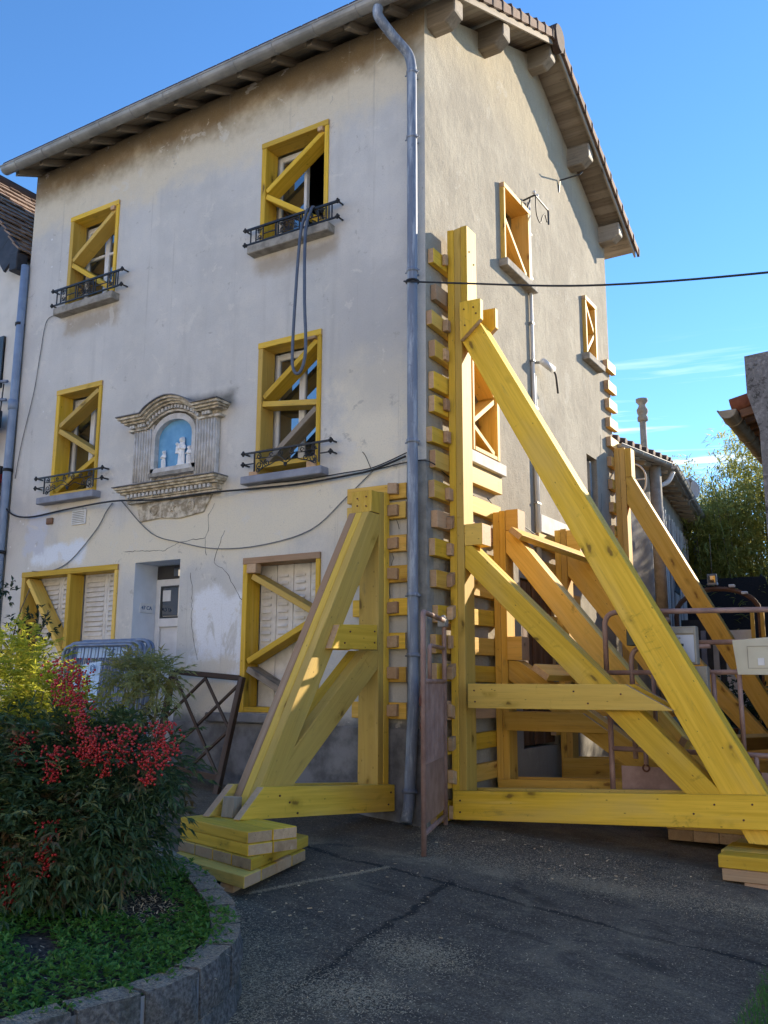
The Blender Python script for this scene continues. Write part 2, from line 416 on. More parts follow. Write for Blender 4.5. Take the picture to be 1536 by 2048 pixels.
def asphalt():
    t = NT('asphalt')
    p = t.pos()
    n1 = t.noise(p, 0.55, 5, 0.6)
    n2 = t.noise(p, 2.3, 6, 0.65, 0.6)
    n3 = t.noise(p, 55, 4, 0.6)
    grit = t.voro(p, 95)
    flk = t.noise(t.mapping(p, (60, 200, 1), (0, 0, 0)), 1.0, 3, 0.6, 1.5)
    flk2 = t.noise(t.mapping(p, (210, 70, 1), (4, 1, 0)), 1.0, 3, 0.6, 1.5)
    c = t.mix(t.ramp(n1, 0.35, 0.65), (0.070, 0.055, 0.040), (0.115, 0.092, 0.068))
    c = t.mix(t.ramp(n3, 0.48, 0.70, 0, 0.7), c, (0.225, 0.185, 0.140))
    c = t.mix(t.ramp(grit, 0.30, 0.12, 0, 0.75), c, (0.33, 0.29, 0.235))
    x, y, z = t.xyz(p)
    grit2 = t.voro(t.mapping(p, (1, 1, 1), (0.3, 0.7, 0.1)), 42)
    c = t.mix(t.ramp(grit2, 0.26, 0.10, 0, 0.55), c, (0.28, 0.225, 0.16))
    c = t.mix(t.ramp(t.noise(p, 28, 5, 0.75), 0.50, 0.72, 0, 0.5), c, (0.20, 0.162, 0.118))
    stain = t.noise(t.mapping(p, (0.7, 1.6, 1), (3, 7, 0)), 1.4, 6, 0.7, 1.0)
    c = t.mix(t.ramp(stain, 0.52, 0.66, 0, 0.75), c, (0.036, 0.032, 0.028))
    seam = t.math('ABSOLUTE', t.math('ADD', t.math('ADD', y, 1.35), t.math('ADD', t.math('MULTIPLY', x, 0.10), t.math('MULTIPLY', t.math('SUBTRACT', n2, 0.5), 0.25))))
    c = t.mix(t.ramp(seam, 0.035, 0.015, 0, 0.8), c, (0.014, 0.014, 0.015))
    seam2 = t.math('ABSOLUTE', t.math('ADD', t.math('SUBTRACT', x, 0.78), t.math('ADD', t.math('MULTIPLY', y, 0.12), t.math('MULTIPLY', t.math('SUBTRACT', n2, 0.5), 0.25))))
    c = t.mix(t.math('MULTIPLY', t.ramp(seam2, 0.04, 0.015, 0, 0.8), t.ramp(y, -1.3, -1.4)), c, (0.014, 0.014, 0.015))
    # sawdust drifts
    band = t.ramp(t.math('ABSOLUTE', t.math('ADD', t.math('ADD', y, t.math('SUBTRACT', 1.02, t.math('MULTIPLY', x, 0.17))), t.math('MULTIPLY', t.math('SUBTRACT', n2, 0.5), 0.45))), 0.26, 0.02, 0, 1.0)
    nearplanter = t.math('MULTIPLY', t.ramp(t.math('ADD', t.math('MULTIPLY', x, 0.75), t.math('MULTIPLY', y, 0.7)), -1.05, -2.0), 0.40)
    house = t.ramp(y, -0.55, 0.35, 0, 0.35)
    dust = t.math('MAXIMUM', t.math('MAXIMUM', band, nearplanter), house)
    dust = t.math('MULTIPLY', dust, t.ramp(n2, 0.38, 0.68, 0.1, 1.6))
    patch = t.ramp(n2, 0.50, 0.70, 0, 0.6)
    sweep_ = t.ramp(t.noise(t.mapping(p, (0.9, 2.2, 1), (1, 4, 0)), 1.3, 7, 0.7, 1.4), 0.50, 0.72, 0, 0.55)
    dust = t.math('MAXIMUM', t.math('MAXIMUM', dust, patch), sweep_)
    fl = t.math('MAXIMUM', t.ramp(flk, 0.56, 0.70), t.ramp(flk2, 0.56, 0.70))
    a = t.math('MULTIPLY', dust, t.math('ADD', 0.30, t.math('MULTIPLY', fl, 1.0)))
    c = t.mix(a, c, t.mix(n3, (0.32, 0.25, 0.155), (0.54, 0.43, 0.28)))
    c = t.mix(t.math('MULTIPLY', fl, 0.20), c, (0.36, 0.31, 0.22))
    t.bump(t.math('ADD', t.math('MULTIPLY', n3, 0.6), grit), 0.55, 0.006)
    MAT['asphalt'] = t.done(c, 0.92, 0, 0.25)
asphalt()

def block_stone():
    t = NT('block_stone')
    p = t.co()
    n = t.noise(p, 45, 5, 0.7)
    n2 = t.noise(p, 6, 5)
    g = t.xyz(t.pos())
    c = t.mix(t.ramp(n, 0.35, 0.7), (0.075, 0.072, 0.070), (0.25, 0.24, 0.225))
    c = t.mix(t.ramp(n2, 0.5, 0.7, 0, 0.5), c, (0.05, 0.06, 0.045))
    nz = t.node('ShaderNodeNewGeometry').outputs['Normal']
    upn = t.xyz(nz)[2]
    f = t.noise(t.mapping(t.pos(), (70, 160, 70)), 1.0, 3, 0.6, 1.0)
    c = t.mix(t.math('MULTIPLY', t.ramp(upn, 0.55, 0.9), t.ramp(f, 0.45, 0.6, 0.15, 0.85)), c, (0.50, 0.42, 0.29))
    t.bump(n, 1.0, 0.03)
    MAT['block_stone'] = t.done(c, 0.95)
block_stone()

def leaf(name, a, b, c3, amt3=0.25, trans=0.35):
    t = NT(name)
    p = t.pos()
    n = t.noise(p, 18, 3)
    n2 = t.noise(p, 4.5, 3)
    c = t.mix(t.ramp(n, 0.35, 0.65), a, b)
    c = t.mix(t.ramp(n2, 0.55, 0.68, 0, amt3), c, c3)
    t.done(c, 0.45, 0, 0.4)
    tr = t.node('ShaderNodeBsdfTranslucent')
    t.put(tr.inputs['Color'], t.mix(0.5, c, tuple(x*1.5 for x in b)))
    mx = t.node('ShaderNodeMixShader')
    mx.inputs[0].default_value = trans
    t.l.new(t.b.outputs[0], mx.inputs[1])
    t.l.new(tr.outputs[0], mx.inputs[2])
    t.l.new(mx.outputs[0], t.n['Material Output'].inputs[0])
    MAT[name] = t.m
leaf('nandina_leaf', (0.030, 0.068, 0.026), (0.085, 0.14, 0.06), (0.20, 0.06, 0.035), 0.55)
leaf('golden_leaf', (0.26, 0.29, 0.03), (0.46, 0.45, 0.05), (0.48, 0.38, 0.12), 0.6, 0.5)
leaf('pale_leaf', (0.17, 0.20, 0.07), (0.28, 0.29, 0.11), (0.30, 0.22, 0.09), 0.5, 0.45)
leaf('dark_leaf', (0.016, 0.035, 0.018), (0.03, 0.06, 0.03), (0.05, 0.06, 0.03), 0.3)
leaf('cover_leaf', (0.055, 0.15, 0.022), (0.11, 0.26, 0.045), (0.19, 0.28, 0.06), 0.6)
leaf('bamboo_leaf', (0.20, 0.23, 0.05), (0.40, 0.40, 0.13), (0.44, 0.36, 0.13), 0.5, 0.6)
simple('berry_red', (0.26, 0.008, 0.012), (0.42, 0.018, 0.018), 60, 0.28, spec=0.6)

# ---------------------------------------------------------------- mesh helpers
WM = {}
def link(o, parent=None, mw=None):
    col.objects.link(o)
    mw = mw or Matrix.Identity(4)
    WM[o.name] = mw
    if parent:
        o.parent = parent
        o.matrix_parent_inverse = WM[parent.name].inverted()
    o.matrix_basis = mw
    return o
def tag(o, label=None, cat=None, group=None, kind=None):
    for k, v in (('label', label), ('category', cat), ('group', group), ('kind', kind)):
        if v:
            o[k] = v
    return o
def thing(name, loc, label, cat, group=None, rz=0.0):
    o = bpy.data.objects.new(name, None)
    o.empty_display_size = 0.2
    mw = Matrix.Translation(Vector(loc)) @ Matrix.Rotation(rz, 4, 'Z')
    link(o, None, mw)
    return tag(o, label, cat, group)

class MB:
    def __init__(s):
        s.v, s.f, s.mi = [], [], []
    def add(s, vs, fs, mi=0):
        k = len(s.v)
        s.v += [tuple(v) for v in vs]
        s.f += [tuple(i+k for i in f) for f in fs]
        s.mi += [mi]*len(fs)
        return s
    def box(s, x0, x1, y0, y1, z0, z1, mi=0):
        vs = [(x, y, z) for z in (z0, z1) for y in (y0, y1) for x in (x0, x1)]
        return s.add(vs, [(0, 2, 3, 1), (4, 5, 7, 6), (0, 1, 5, 4), (1, 3, 7, 5), (3, 2, 6, 7), (2, 0, 4, 6)], mi)
    def quad(s, a, b, c, d, mi=0):
        return s.add([a, b, c, d], [(0, 1, 2, 3)], mi)
    def prism(s, poly, ext, mi=0):
        n = len(poly)
        e = Vector(ext)
        p = [Vector(q) for q in poly]
        nrm = Vector((0, 0, 0))
        for i in range(n):
            nrm += p[i].cross(p[(i+1) % n])
        if nrm.dot(e) > 0:
            p.reverse()
        vs = p + [q+e for q in p]
        fs = [tuple(range(n)), tuple(range(2*n-1, n-1, -1))] + [(i, i+n, (i+1) % n+n, (i+1) % n) for i in range(n)]
        return s.add(vs, fs, mi)
    def tube(s, pts, r, n=8, closed=False, mi=0, cap=True):
        pts = [Vector(p) for p in pts]
        k = len(s.v)
        m = len(pts)
        prev = None
        rs = r if isinstance(r, (list, tuple)) else [r]*m
        for i, p in enumerate(pts):
            if closed:
                t = pts[(i+1) % m]-pts[i-1]
            else:
                t = pts[min(i+1, m-1)]-pts[max(i-1, 0)]
            t.normalize()
            if prev is None:
                a = Vector((0, 0, 1)) if abs(t.z) < 0.9 else Vector((1, 0, 0))
                u = t.cross(a).normalized()
            else:
                u = (prev-t*prev.dot(t))
                u = u.normalized() if u.length > 1e-6 else t.orthogonal().normalized()
            prev = u
            w = t.cross(u)
            for j in range(n):
                an = 2*math.pi*j/n
                s.v.append(tuple(p+(u*math.cos(an)+w*math.sin(an))*rs[i]))
        segs = m if closed else m-1
        for i in range(segs):
            for j in range(n):
                a = k+i*n+j
                b = k+i*n+(j+1) % n
                c = k+((i+1) % m)*n+(j+1) % n
                d = k+((i+1) % m)*n+j
                s.f.append((a, b, c, d))
                s.mi.append(mi)
        if cap and not closed:
            s.f.append(tuple(k+j for j in reversed(range(n))))
            s.f.append(tuple(k+(m-1)*n+j for j in range(n)))
            s.mi += [mi, mi]
        return s
    def lathe(s, prof, c=(0, 0, 0), n=16, sx=1.0, sy=1.0, mi=0):
        k = len(s.v)
        for r, z in prof:
            for j in range(n):
                an = 2*math.pi*j/n
                s.v.append((c[0]+r*sx*math.cos(an), c[1]+r*sy*math.sin(an), c[2]+z))
        for i in range(len(prof)-1):
            for j in range(n):
                s.f.append((k+i*n+j, k+i*n+(j+1) % n, k+(i+1)*n+(j+1) % n, k+(i+1)*n+j))
                s.mi.append(mi)
        s.f.append(tuple(k+j for j in reversed(range(n))))
        s.f.append(tuple(k+(len(prof)-1)*n+j for j in range(n)))
        s.mi += [mi, mi]
        return s
    def ball(s, c, r, n=8, m=6, sc=(1, 1, 1), mi=0):
        prof = [(math.sin(math.pi*i/m)*r, -math.cos(math.pi*i/m)*r*sc[2]) for i in range(m+1)]
        prof[0] = (r*0.02, prof[0][1])
        prof[-1] = (r*0.02, prof[-1][1])
        return s.lathe(prof, c, n, sc[0], sc[1], mi)
    def build(s, name, mats, parent=None, smooth=False, bevel=0.0, mw=None, seg=1):
        me = bpy.data.meshes.new(name)
        me.from_pydata(s.v, [], s.f)
        if not isinstance(mats, (list, tuple)):
            mats = [mats]
        for m in mats:
            me.materials.append(MAT[m])
        me.polygons.foreach_set('material_index', s.mi)
        if bevel:
            bm = bmesh.new()
            bm.from_mesh(me)
            bmesh.ops.bevel(bm, geom=list(bm.edges), offset=bevel, segments=seg, affect='EDGES', profile=0.5)
            bm.to_mesh(me)
            bm.free()
        if smooth:
            me.polygons.foreach_set('use_smooth', [True]*len(me.polygons))
        me.update()
        return link(bpy.data.objects.new(name, me), parent, mw)

def beam(name, poly, ext, axis, mats, parent, bevel=0.004):
    """A timber: a side outline (3D points) pushed out by ext; grain runs along axis."""
    ax = Vector(axis).normalized()
    e = Vector(ext)
    z = e.normalized()
    if abs(z.dot(ax)) > 0.9:
        z = (Vector(poly[1])-Vector(poly[0])).normalized()
    z = (z-ax*z.dot(ax)).normalized()
    y = z.cross(ax)
    c = sum((Vector(p) for p in poly), Vector())/len(poly)+e*0.5
    m = Matrix((ax, y, z)).transposed().to_4x4()
    m.translation = c
    inv = m.inverted()
    mb = MB()
    mb.prism([inv @ Vector(p) for p in poly], inv.to_3x3() @ e)
    for i, f in enumerate(mb.f):
        a, b, d = (Vector(mb.v[f[j]]) for j in (0, 1, 2))
        nn = (b-a).cross(d-a).normalized()
        if abs(nn.x) > 0.35:
            mb.mi[i] = 1
    return mb.build(name, mats, parent, bevel=bevel, mw=m)

def stick(name, p0, p1, w, h, side, mats, parent, bevel=0.004):
    """Straight square-cut timber from p0 to p1; w along side, h across."""
    p0, p1 = Vector(p0), Vector(p1)
    ax = (p1-p0).normalized()
    s = Vector(side)
    s = (s-ax*s.dot(ax)).normalized()
    u = ax.cross(s)*h*0.5
    q = s*w*0.5
    poly = [p0-u-q, p1-u-q, p1+u-q, p0+u-q]
    return beam(name, poly, s*w, ax, mats, parent, bevel)

def smooth_path(pts, k=6):
    pts = [Vector(p) for p in pts]
    out = []
    for i in range(len(pts)-1):
        a, b = pts[max(i-1, 0)], pts[i]
        c, d = pts[i+1], pts[min(i+2, len(pts)-1)]
        for j in range(k):
            t = j/k
            out.append(0.5*((2*b)+(c-a)*t+(2*a-5*b+4*c-d)*t*t+(3*b-a-3*c+d)*t*t*t))
    out.append(pts[-1])
    return out

YT = ['yellow_timber', 'raw_timber']
OT = ['warm_lit_timber', 'raw_timber']
RT = ['raw_timber', 'raw_timber']
GT = ['grey_timber', 'raw_timber']

def gz(x, y):
    return (-0.1*x if x < 0 else -0.07*x)+0.035*y

# ================================================================ ground
def build_ground():
    mb = MB()
    xs = [-300, -60, -20]+[-9+0.35*i for i in range(54)]+[20, 60, 300]
    ys = [-300, -60, -20]+[-9+0.35*i for i in range(72)]+[30, 80, 300]
    def cl(v, a, b):
        return max(a, min(b, v))
    for y in ys:
        for x in xs:
            z = gz(cl(x, -9, 9), cl(y, -9, 12))
            z += 0.012*mnoise.noise(Vector((x*0.7, y*0.7, 3)))+0.006*mnoise.noise(Vector((x*2.3, y*2.3, 8)))
            mb.v.append((x, y, z))
    n = len(xs)
    for j in range(len(ys)-1):
        for i in range(n-1):
            a = j*n+i
            mb.f.append((a, a+1, a+n+1, a+n))
            mb.mi.append(0)
    o = mb.build('ground', 'asphalt', smooth=True)
    tag(o, kind='structure')
build_ground()

# ================================================================ corner house
XL, D = -6.27, 5.93
house = thing('corner_house', (-3.1, 2.9, 0.1), 'three-storey rendered corner house with shored walls and overhanging tiled roof', 'house')

def wall(name, us, zs, holes, to3, th, mats, parent):
    """Wall with rectangular openings; holes are (u0,u1,z0,z1,reveal_material_index)."""
    u = sorted(set(list(us)+[h[0] for h in holes]+[h[1] for h in holes]))
    z = sorted(set(list(zs)+[h[2] for h in holes]+[h[3] for h in holes]))
    mb = MB()
    def solid(a, b, c, d):
        cu, cz = (a+b)/2, (c+d)/2
        return not any(h[0] < cu < h[1] and h[2] < cz < h[3] for h in holes)
    for i in range(len(u)-1):
        for j in range(len(z)-1):
            a, b, c, d = u[i], u[i+1], z[j], z[j+1]
            if solid(a, b, c, d):
                mb.quad(to3(a, 0, c), to3(b, 0, c), to3(b, 0, d), to3(a, 0, d))
                mb.quad(to3(a, th, c), to3(a, th, d), to3(b, th, d), to3(b, th, c), 2)
    for h in holes:
        a, b, c, d, m = h
        mb.quad(to3(a, 0, c), to3(a, 0, d), to3(a, th, d), to3(a, th, c), m)
        mb.quad(to3(b, 0, c), to3(b, th, c), to3(b, th, d), to3(b, 0, d), m)
        mb.quad(to3(a, 0, d), to3(b, 0, d), to3(b, th, d), to3(a, th, d), m)
        mb.quad(to3(a, 0, c), to3(a, th, c), to3(b, th, c), to3(b, 0, c), m)
    a, b, c, d = u[0], u[-1], z[0], z[-1]
    for q in ((to3(a, 0, c), to3(a, th, c), to3(a, th, d), to3(a, 0, d)), (to3(b, 0, c), to3(b, 0, d), to3(b, th, d), to3(b, th, c)),
              (to3(a, 0, d), to3(a, th, d), to3(b, th, d), to3(b, 0, d))):
        mb.quad(*q, len(mats)-1 if len(mats) > 3 else 0)
    return mb.build(name, mats, parent)

W = dict(W1=(-2.145, -1.209, 6.12, 7.41), W2=(-5.447, -4.524, 6.11, 7.42), W3=(-2.106, -1.255, 3.44, 4.955),
         W4=(-5.473, -4.628, 3.56, 4.98), W5=(-5.889, -4.147, 1.08, 2.626), W6=(-2.223, -1.222, 0.962, 2.561))
DOOR = (-3.874, -3.159, 0.33, 2.626)
fh = [(*W[k], 0) for k in W]+[(*DOOR, 1)]
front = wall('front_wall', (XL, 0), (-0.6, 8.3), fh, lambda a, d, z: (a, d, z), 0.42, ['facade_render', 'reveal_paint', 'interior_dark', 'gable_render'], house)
tag(front, 'grey patched front wall with soot under the eaves')
G = dict(G1=(1.859, 2.665, 6.214, 7.215), G2=(4.732, 5.213, 5.967, 6.864), G3=(0.93, 1.60, 3.68, 4.98))
gh = [(*G[k], 0) for k in G]+[(2.2, 3.25, 0.55, 2.46, 0), (4.68, 5.12, 2.45, 4.47, 0)]
gab = wall('gable_wall', (0.4205, D), (-0.6, 8.3), gh, lambda a, d, z: (-d, a, z), 0.42, ['gable_render', 'gable_render', 'interior_dark'], house)
tag(gab, 'beige rough rendered gable wall in low sun')
mb = MB()
mb.prism([(0, 0, 8.3), (0, D, 8.3), (0, D/2, 8.3+0.47*D/2)], (-0.42, 0, 0))
mb.build('gable_top', 'gable_render', house)
mb = MB()
mb.box(XL, -0.42, D-0.35, D, -0.6, 8.3)
mb.box(XL, XL+0.35, 0.425, D-0.352, -0.6, 8.3)
mb.prism([(XL, 0, 8.3), (XL, D, 8.3), (XL, D/2, 8.3+0.47*D/2)], (0.35, 0, 0))
mb.build('rear_wall', 'facade_render', house)
mb = MB()
for z in (0.30, 2.95, 5.55, 8.2):
    mb.box(XL+0.36, -0.43, 0.43, D-0.36, z-0.1, z)
mb.box(XL+0.36, -0.43, 1.7, 1.8, 0.31, 8.0)
mb.build('inner_floors', 'interior_dark', house)
# concrete ledge over the plinth below the ground-floor window
MB().box(-2.62, -1.02, -0.10, -0.002, 0.86, 0.955).build('plinth_ledge', 'plinth_concrete', house, bevel=0.012)
MB().box(-3.158, -0.03, -0.035, -0.003, -0.5, 0.855).build('plinth', 'plinth_concrete', house, bevel=0.008)
MB().box(XL+0.01, -3.876, -0.035, -0.003, -0.5, 0.95).build('plinth', 'plinth_concrete', house, bevel=0.008)
# air brick low in the plinth
g = MB().box(-2.02, -1.86, -0.05, -0.037, 0.42, 0.56).build('air_brick', 'interior_dark', house)
# door step
MB().box(-3.95, -3.08, -0.30, 0.40, 0.05, 0.32).build('door_step', 'plinth_concrete', house, bevel=0.01)

# ---- door
door = MB().box(-3.872, -3.161, 0.385, 0.42, 0.33, 2.46).build('door', 'white_joinery', house)
mb = MB()
for a, b, c, d in ((-3.872, -3.80, 0.33, 2.46), (-3.233, -3.161, 0.33, 2.46), (-3.80, -3.233, 2.38, 2.46), (-3.80, -3.233, 1.90, 2.0), (-3.80, -3.233, 0.33, 0.45)):
    mb.box(a, b, 0.345, 0.383, c, d)
mb.build('door_frame', 'white_joinery', door, bevel=0.006)
MB().box(-3.79, -3.25, 0.362, 0.384, 2.03, 2.36).build('glass_pane', 'window_glass', door)
mb = MB()
for a, b, c, d in ((-3.80, -3.78, 2.0, 2.38), (-3.26, -3.235, 2.0, 2.38), (-3.78, -3.26, 2.36, 2.38), (-3.78, -3.26, 2.0, 2.02)):
    mb.box(a, b, 0.352, 0.384, c, d)
mb.build('pane_moulding', 'dark_panel', door)
MB().box(-3.765, -3.64, 0.355, 0.361, 2.20, 2.33).build('paper_notice', 'white_joinery', door)
MB().box(-3.872, -3.161, 0.36, 0.42, 2.465, 2.62).build('fanlight', 'interior_dark', house)
MB().box(-3.60, -3.22, 0.352, 0.359, 2.49, 2.59).build('fanlight_glass', 'window_glass', house)
dh = MB()
dh.tube([(-3.27, 0.33, 1.36), (-3.27, 0.30, 1.36), (-3.36, 0.30, 1.36)], 0.009, 6)
dh.build('door_handle', 'zinc', door)
# number plate on the painted reveal
pl = MB().box(-3.873, -3.861, 0.10, 0.30, 2.06, 2.17).build('number_plate', 'white_joinery', house, bevel=0.003)
def text(name, body, size, mw, mat, parent, depth=0.002):
    cu = bpy.data.curves.new(name, 'FONT')
    cu.body = body
    cu.size = size
    cu.extrude = depth
    cu.align_x = 'CENTER'
    cu.align_y = 'CENTER'
    tmp = bpy.data.objects.new(name, cu)
    col.objects.link(tmp)
    bpy.context.view_layer.update()
    me = bpy.data.meshes.new_from_object(tmp.evaluated_get(bpy.context.evaluated_depsgraph_get()))
    bpy.data.objects.remove(tmp)
    me.materials.clear()
    me.materials.append(MAT[mat])
    return link(bpy.data.objects.new(name, me), parent, mw)
mw = Matrix(((0, 0, 1, -3.859), (1, 0, 0, 0.20), (0, 1, 0, 2.115), (0, 0, 0, 1)))
text('plate_lettering', '47 CA', 0.062, mw, 'ink_blue', pl)

# ---- windows behind the braces
def bars(rects, y0, y1):
    m = MB()
    for a, b, c, d in rects:
        m.box(a, b, y0, y1, c, d)
    return m
def casement(x0, x1, z0, z1, transom=None, left=True, right=True, right_open=False):
    y0, y1 = 0.25, 0.31
    xm = (x0+x1)/2
    f = 0.045
    w = bars([(x0, x0+f, z0, z1), (x1-f, x1, z0, z1), (x0+f, x1-f, z1-f, z1), (x0+f, x1-f, z0, z0+f)], y0, y1).build('window', 'white_joinery', house, bevel=0.006)
    def leaf_(a, b, tr):
        s = 0.04
        r = [(a, a+s, z0+f, z1-f), (b-s, b, z0+f, z1-f), (a+s, b-s, z1-f-s, z1-f), (a+s, b-s, z0+f, z0+f+s)]
        lv = [z0+f+s, z1-f-s]
        if tr:
            zt = z0+(z1-z0)*tr
            r.append((a+s, b-s, zt-0.018, zt+0.018))
            lv = [z0+f+s, zt-0.018, zt+0.018, z1-f-s]
        bars(r, y0-0.02, y1-0.02).build('sash', 'white_joinery', w, bevel=0.005)
        for q in range(0, len(lv), 2):
            MB().box(a+s, b-s, y0+0.005, y0+0.012, lv[q], lv[q+1]).build('pane', 'window_glass', w)
    if left:
        leaf_(x0+f, xm, transom)
    if right:
        leaf_(xm, x1-f, transom)
    if right_open:
        m = MB()
        xo = x1-f
        for a, b, c, d in ((0.33, 0.37, z0+f, z1-f), (0.70, 0.74, z0+f, z1-f), (0.37, 0.70, z1-f-0.04, z1-f), (0.37, 0.70, z0+f, z0+f+0.04)):
            m.box(xo-0.04, xo, a, b, c, d)
        m.build('sash', 'white_joinery', w)
        MB().box(xo-0.024, xo-0.018, 0.37, 0.70, z0+f+0.04, z1-f-0.04).build('pane', 'window_glass', w)
    return w
casement(-2.145+0.02, -1.209-0.02, 6.15, 7.36, None, True, False, True)
casement(-5.447+0.02, -4.524-0.02, 6.15, 7.36, 0.60)
casement(-2.106+0.02, -1.255-0.02, 3.46, 4.90, None)
casement(-5.473+0.02, -4.628-0.02, 3.60, 4.92, None)
for (a, b, c, d) in ((-5.40, -5.10, 6.25, 7.30), (-2.06, -1.95, 3.5, 4.85)):
    MB().box(a, b, 0.36, 0.37, c, d).build('curtain', 'curtain_cloth', house)

# ---- sills
for (a, b, z, m, dz) in ((-2.235, -1.115, 6.115, 'sill_stone', 0.10), (-5.54, -4.43, 6.105, 'sill_stone', 0.10),
                         (-2.215, -1.145, 3.435, 'sill_paint', 0.085), (-5.59, -4.54, 3.555, 'sill_paint', 0.085)):
    MB().box(a, b, -0.13, 0.22, z-dz, z).build('window_sill', m, house, bevel=0.008)
MB().box(-5.95, -4.09, -0.10, 0.2, 0.99, 1.078).build('window_sill', 'plinth_concrete', house, bevel=0.01)

# ---- shutters (louvred leaves)
def shutter(x0, x1, z0, z1, zl0, zl1, n, y=0.225, narrow=False):
    w = x1-x0
    m = bars([(x0, x0+0.045, z0, z1), (x1-0.045, x1, z0, z1), (x0+0.045, x1-0.045, zl1, z1), (x0+0.045, x1-0.045, z0, zl0)], y-0.016, y+0.016)
    s = m.build('shutter', 'shutter_white', house, bevel=0.003)
    for k in range(n):
        z = zl0+(zl1-zl0)*(k+0.5)/n
        h = (zl1-zl0)/n*0.62
        q = MB()
        q.prism([(x0+0.046, y-0.028, z-h), (x0+0.046, y-0.018, z-h-0.006), (x0+0.046, y+0.02, z+h), (x0+0.046, y+0.01, z+h+0.006)], (w-0.092, 0, 0))
        q.build('slat', 'shutter_white', s)
    MB().box(x0+0.02, x1-0.02, y+0.022, y+0.03, zl0-0.02, zl1+0.02).build('backing', 'interior_dark', s)
x = -5.80
for i in range(4):
    wd = 0.40
    gap = 0.035 if i == 2 else 0.004
    x += gap if i else 0
    shutter(x, x+wd, 1.10, 2.60, 1.82, 2.54, 12)
    x += wd
x = -2.16
for i in range(4):
    m = bars([(x, x+0.215, 0.98, 2.50)], 0.21, 0.245)
    s = m.build('shutter', 'shutter_white', house, bevel=0.004)
    for k in range(11):
        z = 1.62+0.075*k
        q = MB()
        q.prism([(x+0.035, 0.190, z), (x+0.035, 0.196, z-0.008), (x+0.035, 0.2095, z+0.004), (x+0.035, 0.2095, z+0.028)], (0.12, 0, 0))
        q.build('slat', 'shutter_white', s)
    x += 0.222

# ---- brown plank shutters on the gable's ground floor
for i in range(8):
    y0 = 2.21+0.13*i
    if i == 3:
        MB().box(-0.10, -0.09, y0, y0+0.06, 0.57, 2.44).build('shutter_gap', 'interior_dark', house)
        y0 += 0.045
        stick('shutter_plank', (-0.05, y0+0.045, 0.58), (-0.05, y0+0.045, 2.44), 0.025, 0.08, (1, 0, 0), ['shutter_brown']*2, house, 0.003)
    else:
        stick('shutter_plank', (-0.05, y0+0.062, 0.58), (-0.05, y0+0.062, 2.44), 0.025, 0.122, (1, 0, 0), ['shutter_brown']*2, house, 0.003)
MB().box(-0.2, -0.19, 2.2, 3.25, 0.55, 2.46).build('shutter_backing', 'interior_dark', house)
MB().box(-0.22, -0.16, 4.68, 5.12, 2.45, 4.47).build('blocked_window', 'shutter_brown', house)
MB().box(-0.155, -0.02, 4.86, 4.93, 2.45, 4.40).build('broken_lining', 'column_concrete', house)
MB().box(0.002, 0.022, 2.85, 4.15, 3.08, 3.30).build('lintel_patch', 'white_plaster', house, bevel=0.004)
MB().box(0.002, 0.05, 0.9, 1.78, 3.545, 3.675).build('window_sill', 'white_plaster', house, bevel=0.006)
# sashes in the gable windows
for k, (a, b, c, d) in G.items():
    m = MB()
    for y0, y1, z0, z1 in ((a, a+0.05, c, d), (b-0.05, b, c, d), ((a+b)/2-0.03, (a+b)/2+0.03, c, d), (a+0.05, b-0.05, c, c+0.05), (a+0.05, b-0.05, d-0.05, d)):
        m.box(-0.30, -0.25, y0, y1, z0, z1)
    w = m.build('window', 'shutter_brown' if k == 'G1' else 'white_joinery', house)
    MB().box(-0.285, -0.275, a+0.05, b-0.05, c+0.05, d-0.05).build('pane', 'window_glass', w)
for a, b, z in ((1.80, 2.75, 6.21), (4.66, 5.38, 5.965)):
    MB().box(-0.1, 0.11, a, b, z-0.10, z).build('window_sill', 'sill_stone', house, bevel=0.008)

# ---- roof
def zu(y):
    return 8.28+0.47*min(y, D-y)
SL = math.hypot(1, 0.47)
roof = MB()
for sgn in (0, 1):
    Y = (lambda y: y) if sgn == 0 else (lambda y: D-y)
    y0, y1 = -0.46, D/2
    a, b = zu(y0)+0.115, zu(y1)+0.115
    roof.prism([(-6.34, Y(y0), a), (-6.34, Y(y1), b), (-6.34, Y(y1), b+0.05), (-6.34, Y(y0), a+0.05)], (6.63, 0, 0))
roof = roof.build('roof', 'tile_brown', house)
